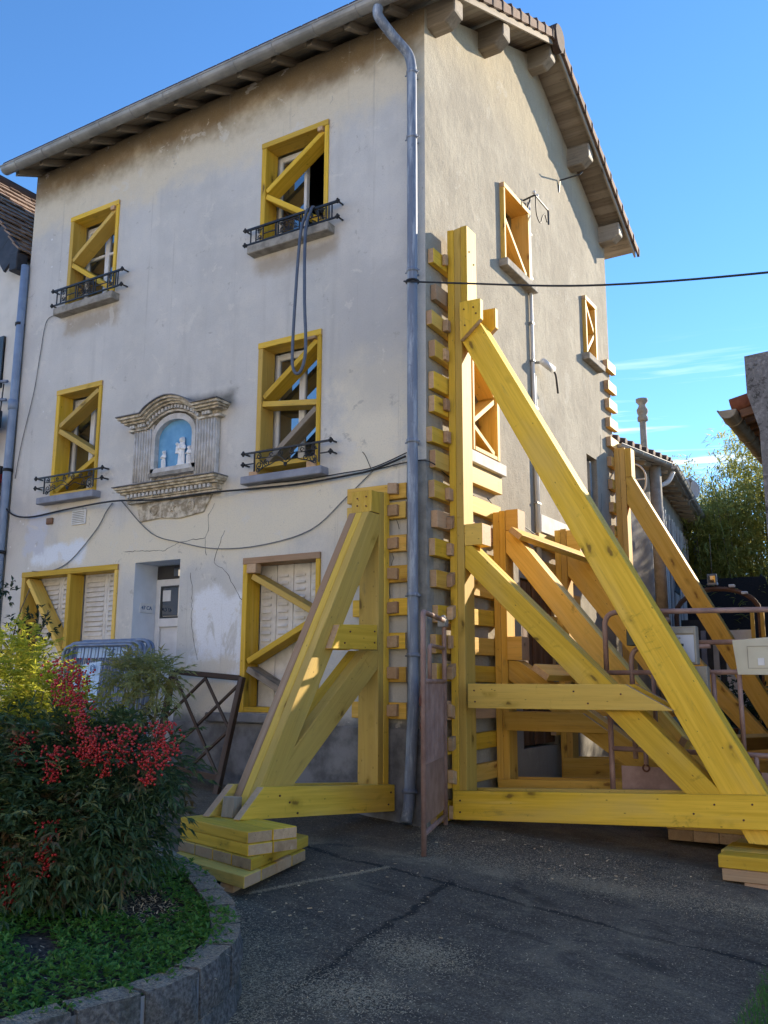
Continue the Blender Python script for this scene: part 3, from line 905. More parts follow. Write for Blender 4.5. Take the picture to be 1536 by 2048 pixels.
# courses of interlocking tiles as one relief field
mb = MB()
for sgn in (0, 1):
    for r in range(12):
        y0 = -0.50+r*0.285
        for c in range(32):
            x0 = -6.35+c*0.2045
            ya, yb = (y0, y0+0.30) if sgn == 0 else (D-y0, D-y0-0.30)
            za, zb = zu(y0)+0.195, zu(y0+0.30)+0.175
            mb.prism([(x0, ya, za), (x0, yb, zb), (x0, yb, zb+0.02), (x0, ya, za+0.035)], (0.19, 0, 0))
tf = mb.build('tile_field', 'tile_brown', roof)
tf['kind'] = 'stuff'
for sgn in (0, 1):
    Y = (lambda y: y) if sgn == 0 else (lambda y: D-y)
    nb = 26
    L = (D/2+0.44)/nb
    for i in range(nb):
        y0 = -0.44+i*L
        y1 = y0+L*0.965
        za, zb = zu(y0)+0.09, zu(y1)+0.09
        beam('soffit_board', [(-6.33, Y(y0), za), (-6.33, Y(y1), zb), (-6.33, Y(y1), zb+0.02), (-6.33, Y(y0), za+0.02)], (6.68, 0, 0), (1, 0, 0), ['eave_timber']*2, roof, 0.002)
    # barge board
    ya, yb = -0.44, D/2
    beam('barge_board', [(0.352, Y(ya), zu(ya)-0.0), (0.352, Y(yb), zu(yb)+0.0), (0.352, Y(yb), zu(yb)+0.17), (0.352, Y(ya), zu(ya)+0.17)], (0.028, 0, 0), (0, 1 if sgn == 0 else -1, 0.47), ['eave_timber']*2, roof, 0.003)
for i in range(13):
    x = -6.24+0.497*i
    beam('rafter', [(x, -0.37, zu(-0.37)), (x, 1.2, zu(1.2)), (x, 1.2, zu(1.2)+0.089), (x, -0.37, zu(-0.37)+0.089)], (0.075, 0, 0), (0, 1, 0.47), ['eave_timber']*2, roof, 0.004)
for yc, h, w in ((0.16, 0.22, 0.20), (1.42, 0.24, 0.20), (2.965, 0.24, 0.18), (4.42, 0.24, 0.20), (5.76, 0.22, 0.20)):
    zt = zu(yc)-0.03 if yc != 2.965 else zu(yc)-0.03
    zb = zt-h
    beam('purlin', [(-0.40, yc-w/2, zb), (0.21, yc-w/2, zb), (0.33, yc-w/2, zb+0.09), (0.33, yc-w/2, zt+0.06), (-0.40, yc-w/2, zt+0.06)], (0, w, 0), (1, 0, 0), ['eave_timber']*2, roof, 0.012)
# verge tiles: flat lap, hanging side and a rolled nose
simple('tile_verge', (0.17, 0.105, 0.075), (0.26, 0.17, 0.12), 14, 0.85, bump=0.3, rv=0.4)
def verge(sgn, i):
    Y = (lambda y: y) if sgn == 0 else (lambda y: D-y)
    s0 = -0.52+i*0.272
    s1 = s0+0.30
    m = MB()
    za, zb = zu(s0)+0.20, zu(s1)+0.165
    m.prism([(0.16, Y(s0), za), (0.16, Y(s1), zb), (0.16, Y(s1), zb+0.025), (0.16, Y(s0), za+0.03)], (0.25, 0, 0))
    m.prism([(0.388, Y(s0), za+0.012), (0.388, Y(s1-0.012), zb+0.012), (0.388, Y(s1-0.012), zb-0.085), (0.388, Y(s0), za-0.125)], (0.030, 0, 0))
    m.tube([(0.405, Y(s0+0.012), za-0.12), (0.410, Y(s0+0.012), za-0.02), (0.400, Y(s0+0.010), za+0.03), (0.348, Y(s0+0.010), za+0.045), (0.20, Y(s0+0.010), za+0.04)], 0.024, 6, mi=1)
    m.build('verge_tile', ['tile_verge', 'tile_brown'], roof, bevel=0.0)
for sgn in (0, 1):
    for i in range(13):
        verge(sgn, i)
m = MB()
for x0 in [-6.4+0.42*i for i in range(16)]:
    k = len(m.v)
    for xx, rr in ((x0, 0.135), (x0+0.44, 0.12)):
        for j in range(9):
            an = math.pi*j/8
            m.v.append((xx, D/2+rr*math.cos(an)*1.1, zu(D/2)+0.16+rr*math.sin(an)))
    for j in range(8):
        m.f.append((k+j, k+j+1, k+9+j+1, k+9+j))
        m.mi.append(0)
m.build('ridge_tiles', 'tile_brown', roof, smooth=True)
m = MB()
m.prism([(0.345, D/2+0.17*math.cos(a), zu(D/2)+0.13+0.16*math.sin(a)*(1 if math.sin(a) > 0 else 1.5)) for a in [2*math.pi*j/14 for j in range(14)]], (0.10, 0, 0))
m.build('ridge_end_tile', 'tile_brown', roof, bevel=0.01)
# gutter along the front eave
GY, GZ, GR = -0.485, 8.175, 0.082
def half_gutter(p0, p1, r, name, parent, side, mat='zinc', rings=0.55):
    p0, p1 = Vector(p0), Vector(p1)
    ax = (p1-p0).normalized()
    s = Vector(side)
    m = MB()
    n = 10
    k = len(m.v)
    for p in (p0, p1):
        for rr in (r, r-0.006):
            for j in range(n+1):
                an = math.pi*j/n
                m.v.append(tuple(p+s*math.cos(an)*rr-Vector((0, 0, 1))*math.sin(an)*rr))
    q = n+1
    for j in range(n):
        m.f.append((j, j+1, 2*q+j+1, 2*q+j))
        m.f.append((q+j, 3*q+j, 3*q+j+1, q+j+1))
        m.f.append((j, q+j, q+j+1, j+1))
        m.f.append((2*q+j, 2*q+j+1, 3*q+j+1, 3*q+j))
        m.mi += [0]*4
    for end in (p0, p1):
        m.prism([end+s*math.cos(math.pi*j/n)*(r-0.004)-Vector((0, 0, 1))*math.sin(math.pi*j/n)*(r-0.004) for j in range(n+1)], ax*0.004)
    m.tube([p0+s*(-r), p1+s*(-r)], 0.011, 6)
    g = m.build(name, mat, parent, smooth=False)
    L = (p1-p0).length
    i = 0.3
    while i < L:
        c = p0+ax*i
        t = MB()
        t.tube([c+s*math.cos(math.pi*j/n)*(r+0.003)-Vector((0, 0, 1))*math.sin(math.pi*j/n)*(r+0.003) for j in range(n+1)], 0.006, 5)
        t.build('gutter_bracket', mat, g)
        i += rings
    return g
half_gutter((-6.31, GY, GZ), (0.10, GY, GZ), GR, 'gutter', house, (0, 1, 0))
dp = MB()
path = smooth_path([(-0.27, GY, 8.08), (-0.27, GY+0.005, 7.98), (-0.20, -0.33, 7.84), (-0.11, -0.16, 7.70), (-0.085, -0.12, 7.55)], 5)
path += [Vector((-0.085, -0.115, z)) for z in (6.5, 5.2, 4.0, 3.0, 1.84, 1.0)]+[Vector((-0.12, -0.115, 0.35)), Vector((-0.125, -0.13, 0.18)), Vector((-0.11, -0.20, 0.06))]
dp.tube(path, 0.052, 14)
dp = dp.build('downpipe', 'downpipe_zinc', house, smooth=True)
for z in (7.47, 6.73, 5.27, 3.52, 2.05, 1.50, 0.30):
    x = -0.085 if z > 0.9 else -0.12
    MB().tube([(x, -0.115, z), (x, -0.115, z+0.035)], 0.06, 14).tube([(x-0.08, -0.115, z+0.01), (x+0.08, -0.115, z+0.01)], 0.008, 5).tube([(x, -0.115, z+0.015), (x, 0.01, z+0.015)], 0.012, 5).build('pipe_collar', 'downpipe_zinc', dp, smooth=True)

# ---- corner pilaster of bare concrete below the shoring
MB().box(-0.215, 0.0025, -0.0035, 0.13, -0.5, 3.38).build('corner_pilaster', 'column_concrete', house, bevel=0.001)
# ---- wrought iron window guards
def rosette(c, parent):
    m = MB()
    x, y, z = c
    for dx, dz in ((0.022, 0), (-0.022, 0), (0, 0.022), (0, -0.022)):
        m.ball((x+dx*0.8, y-0.010, z+dz*0.8), 0.0145, 8, 6)
    m.ball((x, y-0.018, z), 0.012, 8, 6)
    m.tube([(x, y, z), (x, 0.0, z)], 0.010, 6)
    m.build('rosette', 'iron_black', parent, smooth=True)
def spiral(cx, cz, r, a0, turns, y, sgn=1, n=22):
    return [(cx+r*(1-0.8*k/n)*math.cos(a0+sgn*2*math.pi*turns*k/n), y, cz+r*(1-0.8*k/n)*math.sin(a0+sgn*2*math.pi*turns*k/n)) for k in range(n+1)]
def guard_deco(x0, x1, zt, zb):
    y = -0.095
    m = MB().box(x0, x1, y-0.012, y+0.012, zt-0.012, zt+0.012).box(x0, x1, y-0.009, y+0.009, zb-0.009, zb+0.009)
    g = m.build('window_guard', 'iron_black', house)
    for x in (x0, x1):
        rosette((x, y, zt), g)
        rosette((x, y, zb), g)
    L = x1-x0
    def panel(a, b, fancy):
        q = MB()
        for x in (a, b):
            q.box(x-0.006, x+0.006, y-0.006, y+0.006, zb, zt)
        q.box(a, b, y-0.004, y+0.004, zb+0.028, zb+0.036)
        q.box(a, b, y-0.004, y+0.004, zt-0.036, zt-0.028)
        w, h = b-a, zt-zb
        cx, cz = (a+b)/2, (zt+zb)/2
        if fancy:
            for sx in (-1, 1):
                for k, (dx, dz, r) in enumerate(((0.20, 0.10, 0.24), (0.33, -0.16, 0.20), (0.10, -0.20, 0.18), (0.38, 0.22, 0.13))):
                    q.tube(spiral(cx+sx*dx*w, cz+dz*h, r*h*0.8, (0.6+k)*sx, 1.6, y, sx), 0.0055, 4)
                q.tube(smooth_path([(cx, y, zb+0.03), (cx+sx*w*0.16, y, cz-0.02), (cx+sx*w*0.28, y, zt-0.05), (cx+sx*w*0.42, y, zt-0.04)], 4), 0.0055, 4)
                q.tube(smooth_path([(cx, y, zb+0.03), (cx+sx*w*0.05, y, cz+0.03), (cx+sx*w*0.12, y, zt-0.03)], 4), 0.0055, 4)
        else:
            for sz in (-1, 1):
                q.tube(spiral(cx, cz+sz*h*0.19, h*0.17, 0.3, 1.7, y, sz), 0.0055, 4)
                q.tube(spiral(cx-w*0.16*sz, cz+sz*h*0.30, h*0.09, 2.3, 1.2, y, -sz), 0.005, 4)
        q.build('scroll_panel', 'iron_black', g)
    panel(x0+0.12*L, x0+0.20*L, False)
    panel(x0+0.80*L, x0+0.88*L, False)
    panel(x0+0.37*L, x0+0.60*L, True)
    for f in (0.06, 0.34, 0.63, 0.94, 0.91):
        MB().box(x0+f*L-0.006, x0+f*L+0.006, y-0.006, y+0.006, zb, zt).build('baluster', 'iron_black', g)
    for a, b in ((0.20, 0.34), (0.63, 0.80)):
        zc = zb+(zt-zb)*0.45
        MB().box(x0+a*L, x0+b*L, y-0.005, y+0.005, zc-0.005, zc+0.005).build('link_bar', 'iron_black', g)
guard_deco(-2.285, -1.01, 6.325, 6.145)
guard_deco(-5.60, -4.29, 6.365, 6.16)
def guard_scroll(x0, x1, zt, zb):
    y = -0.095
    g = MB().box(x0, x1, y-0.011, y+0.011, zt-0.010, zt+0.010).build('window_guard', 'iron_black', house)
    for x in (x0, x1):
        rosette((x, y, zt), g)
        rosette((x, y, zb), g)
    L = x1-x0
    a, b = x0+0.13*L, x1-0.13*L
    low = zb-0.09
    for x in (a, b):
        MB().box(x-0.007, x+0.007, y-0.007, y+0.007, low, zt).build('baluster', 'iron_black', g)
    for x, s in ((x0, a), (b, x1)):
        MB().box(x, s, y-0.006, y+0.006, zb-0.006, zb+0.006).build('lower_rail', 'iron_black', g)
    q = MB()
    cx = (a+b)/2
    for s in (-1, 1):
        e = a if s < 0 else b
        w = abs(e-cx)
        q.tube(smooth_path([(cx, y, zb-0.02), (cx+s*w*0.25, y, zb+0.05), (cx+s*w*0.5, y, zb+0.045), (cx+s*w*0.95, y, zb+0.055)], 4), 0.006, 5)
        q.tube(smooth_path([(cx, y, zb-0.05), (cx+s*w*0.25, y, zb+0.0), (cx+s*w*0.45, y, zb-0.03), (cx+s*w*0.72, y, low+0.03), (cx+s*w*0.85, y, low)], 4), 0.006, 5)
        q.tube(spiral(cx+s*w*0.16, zt-0.05, 0.035, 1.57, 1.4, y, -s), 0.006, 5)
        q.tube(spiral(cx+s*w*0.48, zt-0.052, 0.028, 0, 0.97, y, 1), 0.006, 5, False)
        q.tube(spiral(cx+s*w*0.86, zt-0.05, 0.036, 1.57, 1.4, y, s), 0.006, 5)
        q.tube(spiral(cx+s*w*0.84, low+0.06, 0.055, 1.2, 1.6, y, s), 0.006, 5)
        q.tube(spiral(cx+s*w*0.60, low+0.075, 0.042, 1.8, 1.5, y, -s), 0.006, 5)
        q.tube(spiral(cx+s*w*0.88, low+0.015, 0.03, 0.4, 1.4, y, s), 0.006, 5)
    for k in range(5):
        q.ball((cx+0.012*math.cos(k*1.26), y-0.01, zb-0.06+0.012*math.sin(k*1.26)), 0.013, 6, 4)
    q.build('scrollwork', 'iron_black', g)
guard_scroll(-2.20, -1.05, 3.69, 3.57)
guard_scroll(-5.65, -4.42, 3.815, 3.69)

# ---- shrine niche in the facade
NX = -3.29
def sweep(path, zlo, zhi, depth, ends, name, parent, mat='niche_stone'):
    p = list(path)
    p[0] = (p[0][0]-ends, p[0][1])
    p[-1] = (p[-1][0]+ends, p[-1][1])
    m = MB()
    for x, z in p:
        m.v += [(x, 0.0, z+zlo), (x, -depth, z+zlo), (x, -depth, z+zhi), (x, 0.0, z+zhi)]
    for i in range(len(p)-1):
        for j in range(4):
            a = i*4+j
            b = i*4+(j+1) % 4
            m.f.append((a, b, b+4, a+4))
            m.mi.append(0)
    m.f += [(3, 2, 1, 0), tuple(len(m.v)-4+k for k in range(4))]
    m.mi += [0, 0]
    return m.build(name, mat, parent)
def arch_path(z0, rise, half_flat, half_arch, n=14):
    pts = [(NX-half_flat, z0)]
    for k in range(n+1):
        t = -1+2*k/n
        pts.append((NX+t*half_arch, z0+rise*math.cos(t*math.pi/2)**0.8 if abs(t) < 1 else z0))
    pts.append((NX+half_flat, z0))
    return pts
# body slab with arched opening, as side panels plus arch voussoir
niche = MB().box(NX-0.655, NX+0.655, -0.004, -0.001, 3.50, 4.25).build('niche_surround', 'niche_stone', house)
for a in (NX-0.655, NX+0.33):
    MB().box(a, a+0.325, -0.065, -0.0045, 3.50, 4.25).build('pilaster', 'niche_white', niche, bevel=0.004)
tag(niche, 'weathered stone niche with arched cornice and blue back')
for sx in (-1, 1):
    for k in range(7):
        x = NX+sx*(0.37+0.043*k)
        MB().tube([(x, -0.068, 3.53), (x, -0.068, 4.19)], 0.014, 6).build('flute', 'niche_white', niche, smooth=True)
gp = [(NX-0.29, 3.70), (NX-0.29, 4.06)]+[(NX-0.29*math.cos(a), 4.06+0.20*math.sin(a)) for a in [math.pi*k/12 for k in range(1, 12)]]+[(NX+0.29, 4.06), (NX+0.29, 3.70)]
m = MB()
outer = [(NX-0.345, 3.60), (NX-0.345, 4.07)]+[(NX-0.345*math.cos(a), 4.07+0.26*math.sin(a)) for a in [math.pi*k/12 for k in range(1, 12)]]+[(NX+0.345, 4.07), (NX+0.345, 3.60)]
for i in range(len(gp)-1):
    a, b = gp[i], gp[i+1]
    c, d = outer[i], outer[i+1]
    for y0, fl in ((-0.075, 0), (0.0, 1)):
        q = [(c[0], y0, c[1]), (a[0], y0, a[1]), (b[0], y0, b[1]), (d[0], y0, d[1])]
        m.quad(*(q if not fl else q[::-1]))
    m.quad((a[0], -0.075, a[1]), (a[0], 0.0, a[1]), (b[0], 0.0, b[1]), (b[0], -0.075, b[1]))
    m.quad((c[0], -0.075, c[1]), (d[0], -0.075, d[1]), (d[0], 0.0, d[1]), (c[0], 0.0, c[1]))
m.box(NX-0.345, NX+0.345, -0.075, 0.0, 3.60, 3.70)
m.build('niche_frame', 'niche_white', niche)
MB().prism([(x, -0.009, z) for x, z in gp], (0, 0.003, 0)).build('niche_back', 'niche_blue', niche)
MB().box(NX-0.36, NX+0.36, -0.09, -0.0755, 3.60, 3.645).build('niche_ledge', 'sill_stone', niche)
# arched crown filler and moulded courses
AP = arch_path(4.315, 0.155, 0.66, 0.40)
sweep(AP, -0.10, 0.0, 0.075, 0.0, 'cornice_frieze', niche)
for zlo, zhi, dep in ((-0.125, -0.10, 0.10), (-0.045, -0.022, 0.15), (-0.021, 0.002, 0.19), (0.003, 0.030, 0.225), (0.031, 0.043, 0.25)):
    sweep(AP, zlo, zhi, dep, dep*0.55, 'cornice_moulding', niche, 'niche_stone' if zhi < 0.04 else 'plinth_concrete')
n_d = 26
ln = []
for i in range(len(AP)-1):
    a, b = Vector((AP[i][0], 0, AP[i][1])), Vector((AP[i+1][0], 0, AP[i+1][1]))
    for k in range(6):
        ln.append(a.lerp(b, k/6))
tot = sum((ln[i+1]-ln[i]).length for i in range(len(ln)-1))
acc, nxt = 0.0, 0.03
for i in range(len(ln)-1):
    acc += (ln[i+1]-ln[i]).length
    if acc >= nxt:
        nxt += tot/n_d
        p = ln[i]
        MB().box(p.x-0.017, p.x+0.017, -0.125, -0.07, p.z-0.092, p.z-0.050).build('dentil', 'niche_white', niche, bevel=0.003)
BP = [(NX-0.66, 3.46), (NX+0.66, 3.46)]
for zlo, zhi, dep in ((-0.14, -0.105, 0.075), (-0.10, -0.04, 0.095), (-0.039, -0.016, 0.15), (-0.015, 0.008, 0.19), (0.009, 0.034, 0.22), (0.035, 0.046, 0.245)):
    sweep(BP, zlo, zhi, dep, dep*0.55, 'cornice_moulding', niche, 'niche_stone' if zhi < 0.04 else 'plinth_concrete')
for k in range(21):
    x = NX-0.66+1.32*(k+0.5)/21
    MB().box(x-0.019, x+0.019, -0.14, -0.096, 3.375, 3.418).build('dentil', 'niche_white', niche, bevel=0.003)
# carved apron below
ap = MB()
ap.prism([(NX-0.60, 0.0, 3.318), (NX+0.58, 0.0, 3.318), (NX+0.46, 0.0, 3.13), (NX+0.1, 0.0, 3.09), (NX-0.2, 0.0, 3.12), (NX-0.52, 0.0, 3.10)], (0, -0.028, 0))
ap.build('carved_apron', 'niche_stone', niche, bevel=0.006)
m = MB()
for cx in (NX-0.30, NX+0.28):
    m.tube([(cx+0.055*math.cos(a), -0.030, 3.215+0.055*math.sin(a)) for a in [2*math.pi*k/16 for k in range(16)]], 0.010, 5, True)
m.build('carved_ring', 'niche_stone', niche)
st = []
for k in range(10):
    r = 0.055 if k % 2 == 0 else 0.022
    st.append((NX+r*math.sin(2*math.pi*k/10), -0.027, 3.215+r*math.cos(2*math.pi*k/10)))
MB().prism(st, (0, -0.014, 0)).build('carved_star', 'niche_stone', niche)
# statuettes standing in the niche
def statuette(x, z, h, label, child=False):
    y = -0.040
    m = MB()
    w = h*0.19
    m.lathe([(w*1.05, 0), (w*1.05, h*0.05), (w*0.85, h*0.06), (w*0.80, h*0.25), (w*0.66, h*0.45), (w*0.70, h*0.60), (w*0.78, h*0.70), (w*0.60, h*0.77), (w*0.26, h*0.80)], (x, y, z), 12, 1.0, 0.5)
    m.ball((x, y-0.004, z+h*0.885), h*0.095, 10, 8)
    m.lathe([(w*0.62, h*0.70), (w*0.56, h*0.80), (w*0.60, h*0.90), (w*0.42, h*0.985), (w*0.05, h*1.0)], (x, y+0.008, z), 12, 1, 0.5)
    for s in (-1, 1):
        m.tube(smooth_path([(x+s*w*0.72, y, z+h*0.68), (x+s*w*0.85, y-0.012, z+h*0.56), (x+s*w*0.10, y-0.032, z+h*0.60)], 3), h*0.042, 6)
        m.tube([(x+s*w*0.3, y-0.02, z+h*0.08), (x+s*w*0.25, y-0.022, z+h*0.45)], h*0.03, 6)
    if child:
        m.lathe([(w*0.42, h*0.42), (w*0.36, h*0.55), (w*0.32, h*0.66), (w*0.14, h*0.69)], (x-w*0.85, y-0.018, z), 10, 1, 0.6)
        m.ball((x-w*0.85, y-0.02, z+h*0.745), h*0.062, 8, 6)
    o = m.build('statuette', 'statue_white', None, smooth=True)
    r = o.modifiers.new('remesh', 'REMESH')
    r.mode = 'VOXEL'
    r.voxel_size = 0.005
    r.use_smooth_shade = True
    tag(o, label, 'statuette', 'statuettes in the niche')
statuette(NX+0.11, 3.70, 0.34, 'tallest white veiled statuette holding a child, in the blue niche', True)
statuette(NX-0.17, 3.70, 0.215, 'small white praying statuette at the left side of the blue niche')
statuette(NX+0.225, 3.70, 0.225, 'small white statuette behind the tallest one at the right of the niche')

# ---- vent grille, junction box
v = MB().box(-5.02, -4.77, -0.018, -0.002, 3.17, 3.35).build('vent_grille', 'white_joinery', house, bevel=0.003)
for k in range(7):
    z = 3.19+0.022*k
    MB().box(-5.00, -4.79, -0.026, -0.019, z, z+0.008).build('vent_bar', 'mailbox_frame', v)
MB().box(-5.49, -5.38, -0.03, -0.002, 3.22, 3.30).build('junction_box', 'shutter_brown', house, bevel=0.004)

# ---- cracks in the render (narrow open joints)
def crack(pts, plane='F', r=0.0032):
    p = []
    for i in range(len(pts)-1):
        a, b = Vector((*pts[i], 0)), Vector((*pts[i+1], 0))
        k = max(2, int((b-a).length/0.04))
        for j in range(k):
            q = a.lerp(b, j/k)
            p.append((q.x+random.uniform(-.009, .009), q.y+random.uniform(-.009, .009)))
    p.append(pts[-1])
    if plane == 'F':
        p3 = [(a, -0.0005, b) for a, b in p]
    else:
        p3 = [(0.0005, a, b) for a, b in p]
    MB().tube(p3, [r*random.uniform(0.5, 1.2) for _ in p3], 5).build('crack', 'iron_black', house)
crack([(-2.68, 3.22), (-2.76, 3.09), (-2.75, 2.92), (-2.80, 2.84), (-3.18, 2.82), (-3.41, 2.74), (-4.06, 2.77)])
crack([(-2.80, 2.84), (-2.77, 2.64)])
crack([(-2.51, 2.90), (-2.58, 2.77), (-2.66, 2.55), (-2.46, 2.43), (-2.38, 2.29), (-2.23, 2.12)])
crack([(-3.00, 2.46), (-2.96, 2.27), (-2.95, 1.88), (-2.84, 1.50)])
crack([(-0.32, 2.95), (-0.34, 2.85), (-0.30, 2.72)])
crack([(-0.40, 2.60), (-0.36, 2.45), (-0.42, 2.3), (-0.40, 2.0)])
crack([(5.35, 4.9), (5.30, 4.6), (5.2, 4.5)], 'G')
crack([(5.3, 4.0), (5.2, 3.6), (5.25, 3.3)], 'G')

# ================================================================ timber braces in the windows
def brace(rect, label, diags, group, mats=YT, blocks=(), header_mats=None, proud=0.02, raise_sill=0.0, extra=(), jambs=(True, True)):
    x0, x1, z0, z1 = rect
    t = thing('window_brace', ((x0+x1)/2, 0, z0), label, 'window brace', group)
    tk = 0.062
    y0, y1 = -proud, 0.20
    hm = header_mats or mats
    def bx(name, a, b, c, d, ya, yb, axis, mm):
        return beam(name, [(a, ya, c), (b, ya, c), (b, ya, d), (a, ya, d)], (0, yb-ya, 0), axis, mm, t)
    bx('header', x0-0.004, x1+0.004, z1-tk, z1+0.006, y0-0.006, y1, (1, 0, 0), hm)
    if jambs[0]:
        bx('jamb', x0-0.002, x0+tk, z0, z1-tk-0.001, y0, y1, (0, 0, 1), mats)
    if jambs[1]:
        bx('jamb', x1-tk*0.8, x1+0.002, z0, z1-tk-0.001, y0, y1, (0, 0, 1), mats)
    bx('bottom_rail', x0+tk+0.002, x1-tk-0.002, z0+raise_sill+0.004, z0+raise_sill+0.055, y0+0.004, y1, (1, 0, 0), mats)
    for a, b, mm in diags:
        stick('diagonal', (a[0], 0.092, a[1]), (b[0], 0.092, b[1]), 0.195, 0.062, (0, 1, 0), mm, t)
    for c in blocks:
        bx('wedge', c[0], c[1], c[2], c[3], y0-0.025, 0.05, (0, 1, 0), RT)
    for e in extra:
        bx(*e, t) if False else bx(e[0], e[1], e[2], e[3], e[4], y0+0.004, y1, e[5], e[6])
    return t
GRP = 'timber braces wedged into the window openings'
brace(W['W1'], 'yellow timber brace in the upper window with the hose hanging out', [((-1.285, 7.30), (-2.075, 6.80), YT), ((-2.075, 6.74), (-1.265, 6.205), YT)], GRP, ['yellow_timber', 'raw_timber'], [(-1.34, -1.275, 7.29, 7.345)])
brace(W['W2'], 'yellow timber brace in the top floor window nearest the left neighbour', [((-4.60, 7.315), (-5.38, 6.79), YT), ((-5.38, 6.73), (-4.58, 6.20), YT)], GRP, YT, [(-4.655, -4.585, 7.30, 7.357)])
brace(W['W3'], 'yellow timber brace with one grey diagonal in the window right of the niche', [((-1.32, 4.85), (-2.03, 4.33), YT), ((-2.04, 4.255), (-1.31, 4.165), YT), ((-1.32, 4.10), (-1.96, 3.60), GT)], GRP, YT, [(-1.43, -1.315, 4.86, 4.892), (-2.17, -2.05, 3.442, 3.50), (-1.40, -1.28, 3.442, 3.52)], raise_sill=0.085)
brace(W['W4'], 'yellow zigzag timber brace in the window left of the niche', [((-4.70, 4.88), (-5.40, 4.50), YT), ((-5.40, 4.44), (-4.69, 4.05), YT), ((-4.69, 3.99), (-5.39, 3.64), YT)], GRP, YT)
brace(W['W5'], 'wide yellow timber brace over the white louvred shutters beside the door', [((-5.80, 2.53), (-5.03, 1.55), YT)], GRP, YT, [], extra=[('post', -5.03, -4.97, 1.14, 2.56, (0, 0, 1), YT), ('shim', -5.03, -4.83, 1.62, 1.66, (1, 0, 0), RT)])
brace(W['W6'], 'timber brace with a raw wood header over shutters behind the left raking shore', [((-2.11, 2.37), (-1.30, 1.96), YT), ((-1.30, 1.89), (-2.14, 1.48), YT), ((-2.14, 1.40), (-1.45, 1.06), GT)], GRP, YT, [(-2.155, -2.03, 2.40, 2.495)], header_mats=RT)

def gbrace(rect, label, diags, mats=OT, proud=0.055):
    a, b, z0, z1 = rect
    t = thing('window_brace', (0, (a+b)/2, z0), label, 'window brace', GRP)
    tk = 0.058
    def bx(name, ya, yb, c, d, axis, mm, xa=-0.18, xb=proud):
        return beam(name, [(xa, ya, c), (xa, yb, c), (xa, yb, d), (xa, ya, d)], (xb-xa, 0, 0), axis, mm, t)
    bx('header', a-0.004, b+0.004, z1-tk, z1+0.006, (0, 1, 0), mats, -0.18, proud+0.005)
    bx('jamb', a-0.002, a+tk*0.7, z0, z1-tk-0.001, (0, 0, 1), mats)
    bx('jamb', b-tk, b+0.002, z0, z1-tk-0.001, (0, 0, 1), mats)
    bx('bottom_rail', a+tk, b-tk-0.002, z0+0.003, z0+0.05, (0, 1, 0), mats, -0.18, proud-0.004)
    for p, q in diags:
        stick('diagonal', (-0.065, p[0], p[1]), (-0.065, q[0], q[1]), 0.20, 0.055, (1, 0, 0), mats, t)
gbrace(G['G1'], 'orange timber brace in the small upper gable window under the verge', [((1.93, 6.78), (2.58, 6.28))])
gbrace(G['G2'], 'narrow timber brace in the far small gable window by the rear corner', [((4.80, 6.78), (5.14, 6.42)), ((5.14, 6.38), (4.79, 6.03))])
gbrace(G['G3'], 'orange timber brace in the gable window hidden behind the tall shore post', [((1.0, 4.80), (1.52, 4.42)), ((1.52, 4.36), (1.0, 4.02)), ((1.0, 3.95), (1.5, 3.75))])

# ================================================================ raking shores
SG = 'raking shores propping the house'
def rshore(name, label, y0, y1, mats, base):
    t = thing(name, base, label, 'raking shore', SG)
    def pz(nm, poly, ya, yb, axis, mm=mats):
        return beam(nm, [(x, ya, z) for x, z in poly], (0, yb-ya, 0), (axis[0], 0, axis[1]), mm, t)
    return t, pz
def ply2(pz, nm, poly, ya, yb, axis, mats):
    ym = (ya+yb)/2
    pz(nm, poly, ya, ym-0.001, axis, mats)
    pz(nm, poly, ym+0.001, yb, axis, mats)

# ---- the tall front shore on the gable
S1, pz = rshore('raking_shore', 'tallest yellow raking shore, nearest the house corner on the gable side', 0.32, 0.54, YT, (0.2, 0.43, 0))
pz('post', [(0.080, 0.04), (0.154, 0.04), (0.154, 5.86), (0.080, 5.87)], 0.32, 0.54, (0, 1))
pz('post', [(0.156, 0.04), (0.230, 0.04), (0.230, 5.87), (0.156, 5.86)], 0.323, 0.537, (0, 1))
pz('thrust_block', [(0.232, 4.815), (0.302, 4.815), (0.302, 5.872), (0.232, 5.872)], 0.321, 0.541, (0, 1))
ply2(pz, 'raker', [(0.235, 4.63), (0.235, 4.812), (0.42, 4.812), (3.00, 0.06), (2.64, 0.06)], 0.325, 0.535, (1, -1.84), YT)
cap = [(0.245, 5.02), (0.475, 5.01), (0.475, 4.80), (0.25, 4.615)]
pz('cheek_plate', cap, 0.252, 0.318, (0, 1))
pz('cheek_plate', [(x+0.03, z) for x, z in cap], 0.543, 0.61, (0, 1))
pz('thrust_block', [(0.232, 2.562), (0.42, 2.562), (0.42, 2.77), (0.232, 2.77)], 0.33, 0.53, (1, 0), ['yellow_timber', 'raw_timber'])
ply2(pz, 'raker', [(0.235, 2.35), (0.235, 2.558), (0.31, 2.558), (2.62, 0.27), (2.36, 0.22)], 0.33, 0.53, (1, -1), YT)
for ya, yb in ((0.252, 0.318), (0.543, 0.61)):
    pz('tie', [(0.285, 1.262), (0.285, 1.04), (2.14, 1.05), (1.75, 1.262)], ya, yb, (1, 0))
    pz('sole', [(0.12, 0.30), (0.12, 0.05), (3.25, 0.20), (3.25, 0.455)], ya, yb, (1, 0.05))
ZP = [5.49, 5.12, 4.80, 4.50, 4.19, 3.95, 3.63, 3.39, 3.08, 2.81, 2.52, 2.22, 1.92, 1.63, 1.36, 1.01, 0.70, 0.40, 0.12]
